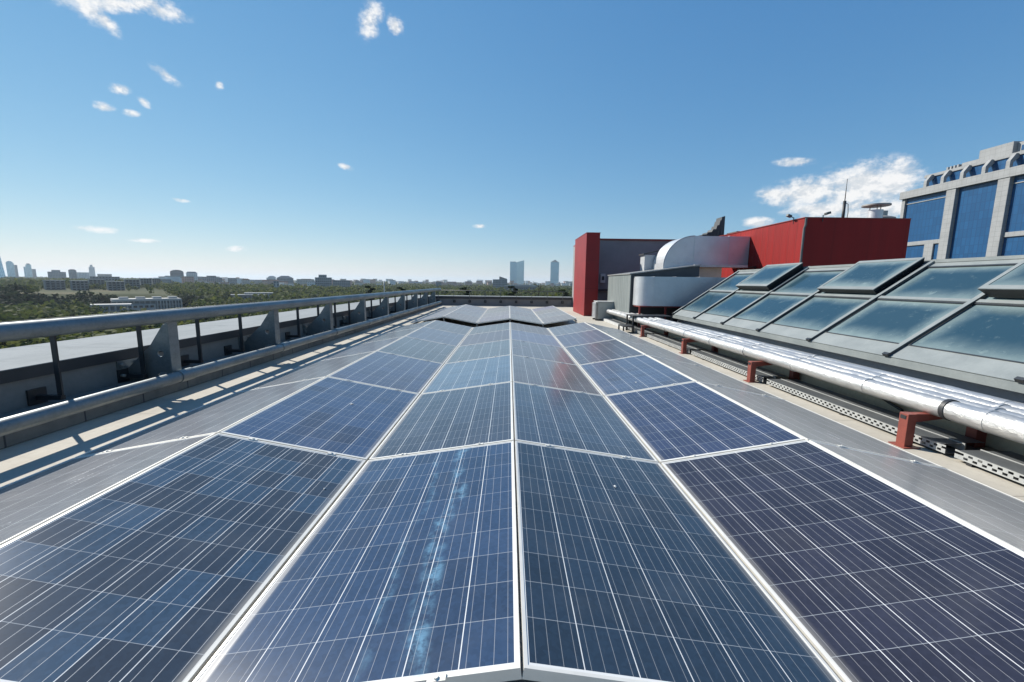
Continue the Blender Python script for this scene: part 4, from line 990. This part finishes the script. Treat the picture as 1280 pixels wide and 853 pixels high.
# car park below the coping and its cars
CP = (-176., 232.)
mb = MB(); mb.box(-215, -140, 190, 262, -21.9, -21.2); struct(mb.build('car_park', varied((.24, .23, .21), (.19, .18, .17), .2, .95)))
M_CARS = [mat('car_paint', c, .3) for c in ((.65, .65, .66), (.03, .03, .035), (.32, .33, .35), (.55, .55, .52))]
M_TYRE = mat('tyre', (.02, .02, .02), .8)
def make_car(m, lb):
    c = thing('parked_car', lb, 'car', group='cars in the car park below the roof')
    b = MB(); b.prism([(-2.1, -.85, .35), (2.1, -.85, .35), (2.15, -.85, .75), (1.3, -.85, .95), (-1.95, -.85, 1.0), (-2.15, -.85, .7)], (0, 1.7, 0)); b.build('body', m, c)
    g = MB(); g.box(-1.7, .95, -.76, .76, .98, 1.45, top=(.45, .12)); g.build('cabin', M_WIN, c)
    for x in (-1.3, 1.3):
        for y in (-.82, .82): MB().tube([(x, y-.1, .33), (x, y+.1, .33)], .33, 12).build('wheel', M_TYRE, c, smooth=True)
    return c
cars = [make_car(m, f'{n} car parked in the distant car park seen under the upper pipe') for m, n in zip(M_CARS, ('white', 'black', 'grey', 'pale beige'))]
k = 0
for row in range(4):
    for j in range(11):
        if rg.random() < .25: continue
        c = cars[k % 4] if k < 4 else dup(cars[rg.choice([0, 0, 1, 2, 3])])
        c.location = (-206+j*5.6+rg.uniform(-.4, .4), 200+row*15, -21.2); c.rotation_euler = (0, 0, math.pi/2+rg.uniform(-.08, .08)+(math.pi if rg.random() < .5 else 0)); k += 1

# ------------------------------------------------------------------ woods (one mass) and the trees one can tell apart
def leaf_nodes(dark, light):
    def f(k, b):
        p = world_pos(k); n = k.noise(p, .13, 4, .6); n2 = k.noise(p, .9, 3, .6); n3 = k.noise(p, .012, 3, .5)
        c = k.mix(k.ramp(n, .35, .68), tuple(dark)+(1,), tuple(light)+(1,))
        c = k.mix(k.ramp(n2, .35, .75, 0, .45), c, tuple(x*.6 for x in dark)+(1,))
        c = k.mix(k.ramp(n3, .48, .66, 0, .35), c, (.030, .046, .022, 1))
        k.put(b.inputs['Base Color'], c)
    m_ = mat('foliage', dark, .85, spec=.15, build=f, alb=.9)
    k = NT(m_.node_tree); b = k.n['Principled BSDF']; tr = k.node('ShaderNodeBsdfTranslucent'); mx = k.node('ShaderNodeMixShader'); mx.inputs[0].default_value = .35
    src = b.inputs['Base Color'].links[0].from_socket; k.l.new(src, tr.inputs[0]); k.l.new(b.outputs[0], mx.inputs[1]); k.l.new(tr.outputs[0], mx.inputs[2])
    k.l.new(mx.outputs[0], k.n['Material Output'].inputs[0]); return m_
M_LEAF = leaf_nodes((.062, .092, .022), (.145, .155, .036))
M_LEAFDK = leaf_nodes((.018, .034, .017), (.034, .05, .022))
M_BARK = varied((.10, .08, .06), (.07, .055, .045), 4, .95)
nr = np.random.default_rng(11)
blocked = [(v_[0], v_[1], v_[2]*.62+3) for v_ in BL.values()]
def clear(x, y, pad=0):
    for bx, by, br in blocked:
        if (x-bx)**2+(y-by)**2 < (br+pad)**2: return False
    if -217 < x < -138 and 186 < y < 266: return False
    return True
def crown_quads(cx, cy, cz, r, hgt, nq, size, flat=.8):
    u = nr.normal(size=(nq, 3)); u /= np.linalg.norm(u, axis=1)[:, None]
    rad = nr.uniform(.62, 1.05, (nq, 1)); lob = 1+.22*np.sin(u[:, :1]*5+cx)+.18*np.cos(u[:, 1:2]*6+cy)
    c = u*rad*lob*np.array([[r, r, hgt/2]])+np.array([[cx, cy, cz]])
    n = u+nr.normal(scale=.55, size=(nq, 3)); n /= np.linalg.norm(n, axis=1)[:, None]
    a = np.cross(n, nr.normal(size=(nq, 3))); a /= np.linalg.norm(a, axis=1)[:, None]; b = np.cross(n, a)
    s = size*nr.uniform(.6, 1.25, (nq, 1))
    return np.stack([c+a*s, c+b*s*.8, c-a*s, c-b*s*.8], 1)
def quads_obj(name, Q, m, parent=None):
    V = np.concatenate(Q).reshape(-1, 3).astype(np.float32); nf = len(V)//4
    me = bpy.data.meshes.new(name); me.vertices.add(len(V)); me.vertices.foreach_set('co', V.ravel())
    me.loops.add(len(V)); me.loops.foreach_set('vertex_index', np.arange(len(V), dtype=np.int32))
    me.polygons.add(nf); me.polygons.foreach_set('loop_start', np.arange(0, nf*4, 4, dtype=np.int32)); me.polygons.foreach_set('loop_total', np.full(nf, 4, dtype=np.int32))
    me.update(); me.validate(); me.materials.append(m); o = bpy.data.objects.new(name, me); COL.objects.link(o)
    if parent: o.parent = parent
    return o
Q = []
def scatter(R0, R1, a0, a1, n, hr, nq, sz):
    for _ in range(n):
        Rr = math.sqrt(nr.uniform(R0*R0, R1*R1)); a = nr.uniform(a0, a1)
        x, y = CAM.x+Rr*math.sin(R_(a)), CAM.y+Rr*math.cos(R_(a)); hh = nr.uniform(*hr)
        if not clear(x, y, hh*.3): continue
        # dry clearing in front of the crest flats
        if -48 < a < -39 and 394 < Rr < 545 and nr.random() < .96: continue
        z = float(terrain(Rr, a)); r = hh*nr.uniform(.42, .6)
        Q.append(crown_quads(x, y, z+hh*.52, r, hh*.95, nq, sz*hh/8))
scatter(95, 342, -72, 22, 2600, (6, 10), 110, 1.0)

scatter(342, 620, -36, 22, 2000, (6, 10), 50, 1.5)
scatter(402, 800, -75, -36, 2200, (3, 5.5), 36, 1.6)
scatter(620, 1500, -50, 22, 4200, (5, 8), 20, 2.4)
scatter(1500, 5200, -60, 22, 4200, (6, 9), 9, 5.0)
o = quads_obj('woodland', Q, M_LEAF); o['kind'] = 'stuff'; tag(o, 'green woods covering the valley and hills beyond the roof', 'woods')
Q = []
scatter(336, 374, -75, -35, 1300, (5, 7.5), 80, 1.25)
scatter(372, 398, -75, -49, 160, (4, 6), 60, 1.2)
o = quads_obj('shade_toned_belt', Q, M_LEAFDK); o['kind'] = 'stuff'; tag(o, 'belt of dense trees, shade painted into dark leaves, on the steep slope below the crest flats', 'woods')  # shade of the steep slope is put into the darker leaf colour
def tree(x, y, top, base, kind, lb):
    o = thing('conifer_tree' if kind == 'con' else 'bare_tree' if kind == 'bare' else 'broadleaf_tree', lb, 'tree', (x, y, base))
    H_ = top-base; tk = MB(); tk.tube([(0, 0, 0), (.1, 0, H_*.5), (.05, .05, H_*.97)], [H_*.018+.05, H_*.012+.03, .03], 8)
    qs = []
    lim = MB()
    nl = 26 if kind != 'leaf' else 12
    for i in range(nl):
        f = .35+.62*i/nl; a = i*2.4; ln = (1.05-f)*H_*(.28 if kind == 'con' else .34)+.3
        zz = H_*f; dzz = -.1*ln if kind == 'con' else .45*ln
        e = Vector((ln*math.cos(a), ln*math.sin(a), zz+dzz)); lim.tube([(.08, 0, zz), e*.55+Vector((0, 0, zz*.45)), e], [.07, .045, .015], 5)
        if kind == 'bare':
            for q in range(5):
                e2 = e*(.5+.1*q); e2.z = zz+dzz*(.5+.1*q); lim.tube([e2, e2+Vector((nr.uniform(-.6, .6), nr.uniform(-.6, .6), nr.uniform(.3, .9)))], [.025, .01], 4)
            if i < 12: qs.append(crown_quads(e.x*.8, e.y*.8, e.z-.3, .6, .7, 10, .22))
        elif kind == 'con': 
            for q in (.35, .65, 1.0): qs.append(crown_quads(e.x*q, e.y*q, zz+dzz*q, .35+ln*.16, .5, 26, .26))
        else: qs.append(crown_quads(e.x*.75, e.y*.75, e.z, H_*.13, H_*.14, 110, .34))
    tr_ = tk.build('trunk', M_BARK, o, smooth=True); lim.build('limbs', M_BARK, tr_)
    quads_obj('crown', qs, M_LEAFDK if kind != 'leaf' else M_LEAF, o)
for x, y, top, kind, lb in ((-9.6, 93.5, .8, 'con', 'dark conifer rising above the far parapet left of the centre'), (1.2, 99, 1.3, 'con', 'dark conifer right below the twin towers'),
        (5.9, 83.8, 1.6, 'bare', 'sparse bare-branched tree right of the twin towers'), (11.8, 88.2, .7, 'con', 'dark conifer beside the red tower behind the far parapet'),
        (-37.4, 113, .7, 'con', 'left one of two dark conifers above the left pipes'), (-32, 125, .3, 'con', 'right one of two dark conifers above the left pipes'),
        (-1.8, 88, -1.6, 'leaf', 'low broad green tree behind the middle of the far parapet'), (-14, 84, -1.5, 'leaf', 'low broad green tree behind the left part of the far parapet'),
        (8.2, 80, -1.4, 'leaf', 'low broad green tree below the lone blue tower')):
    tree(x, y, top, float(terrain(math.hypot(x, y), math.degrees(math.atan2(x, y))))-.5, kind, lb)

# ------------------------------------------------------------------ haze
hz = MB(); hz.box(-16200, 16200, -16200, 16200, -26.5, 125)
HZ = bpy.data.materials.new('haze'); HZ.use_nodes = True; k = NT(HZ.node_tree); k.n.clear()
pv = k.node('ShaderNodeVolumePrincipled'); pv.inputs['Color'].default_value = (.80, .91, 1.0, 1); pv.inputs['Density'].default_value = 1.1e-4; pv.inputs['Anisotropy'].default_value = .2
oo = k.node('ShaderNodeOutputMaterial'); k.l.new(pv.outputs[0], oo.inputs['Volume'])
o = hz.build('haze', HZ); o['kind'] = 'stuff'
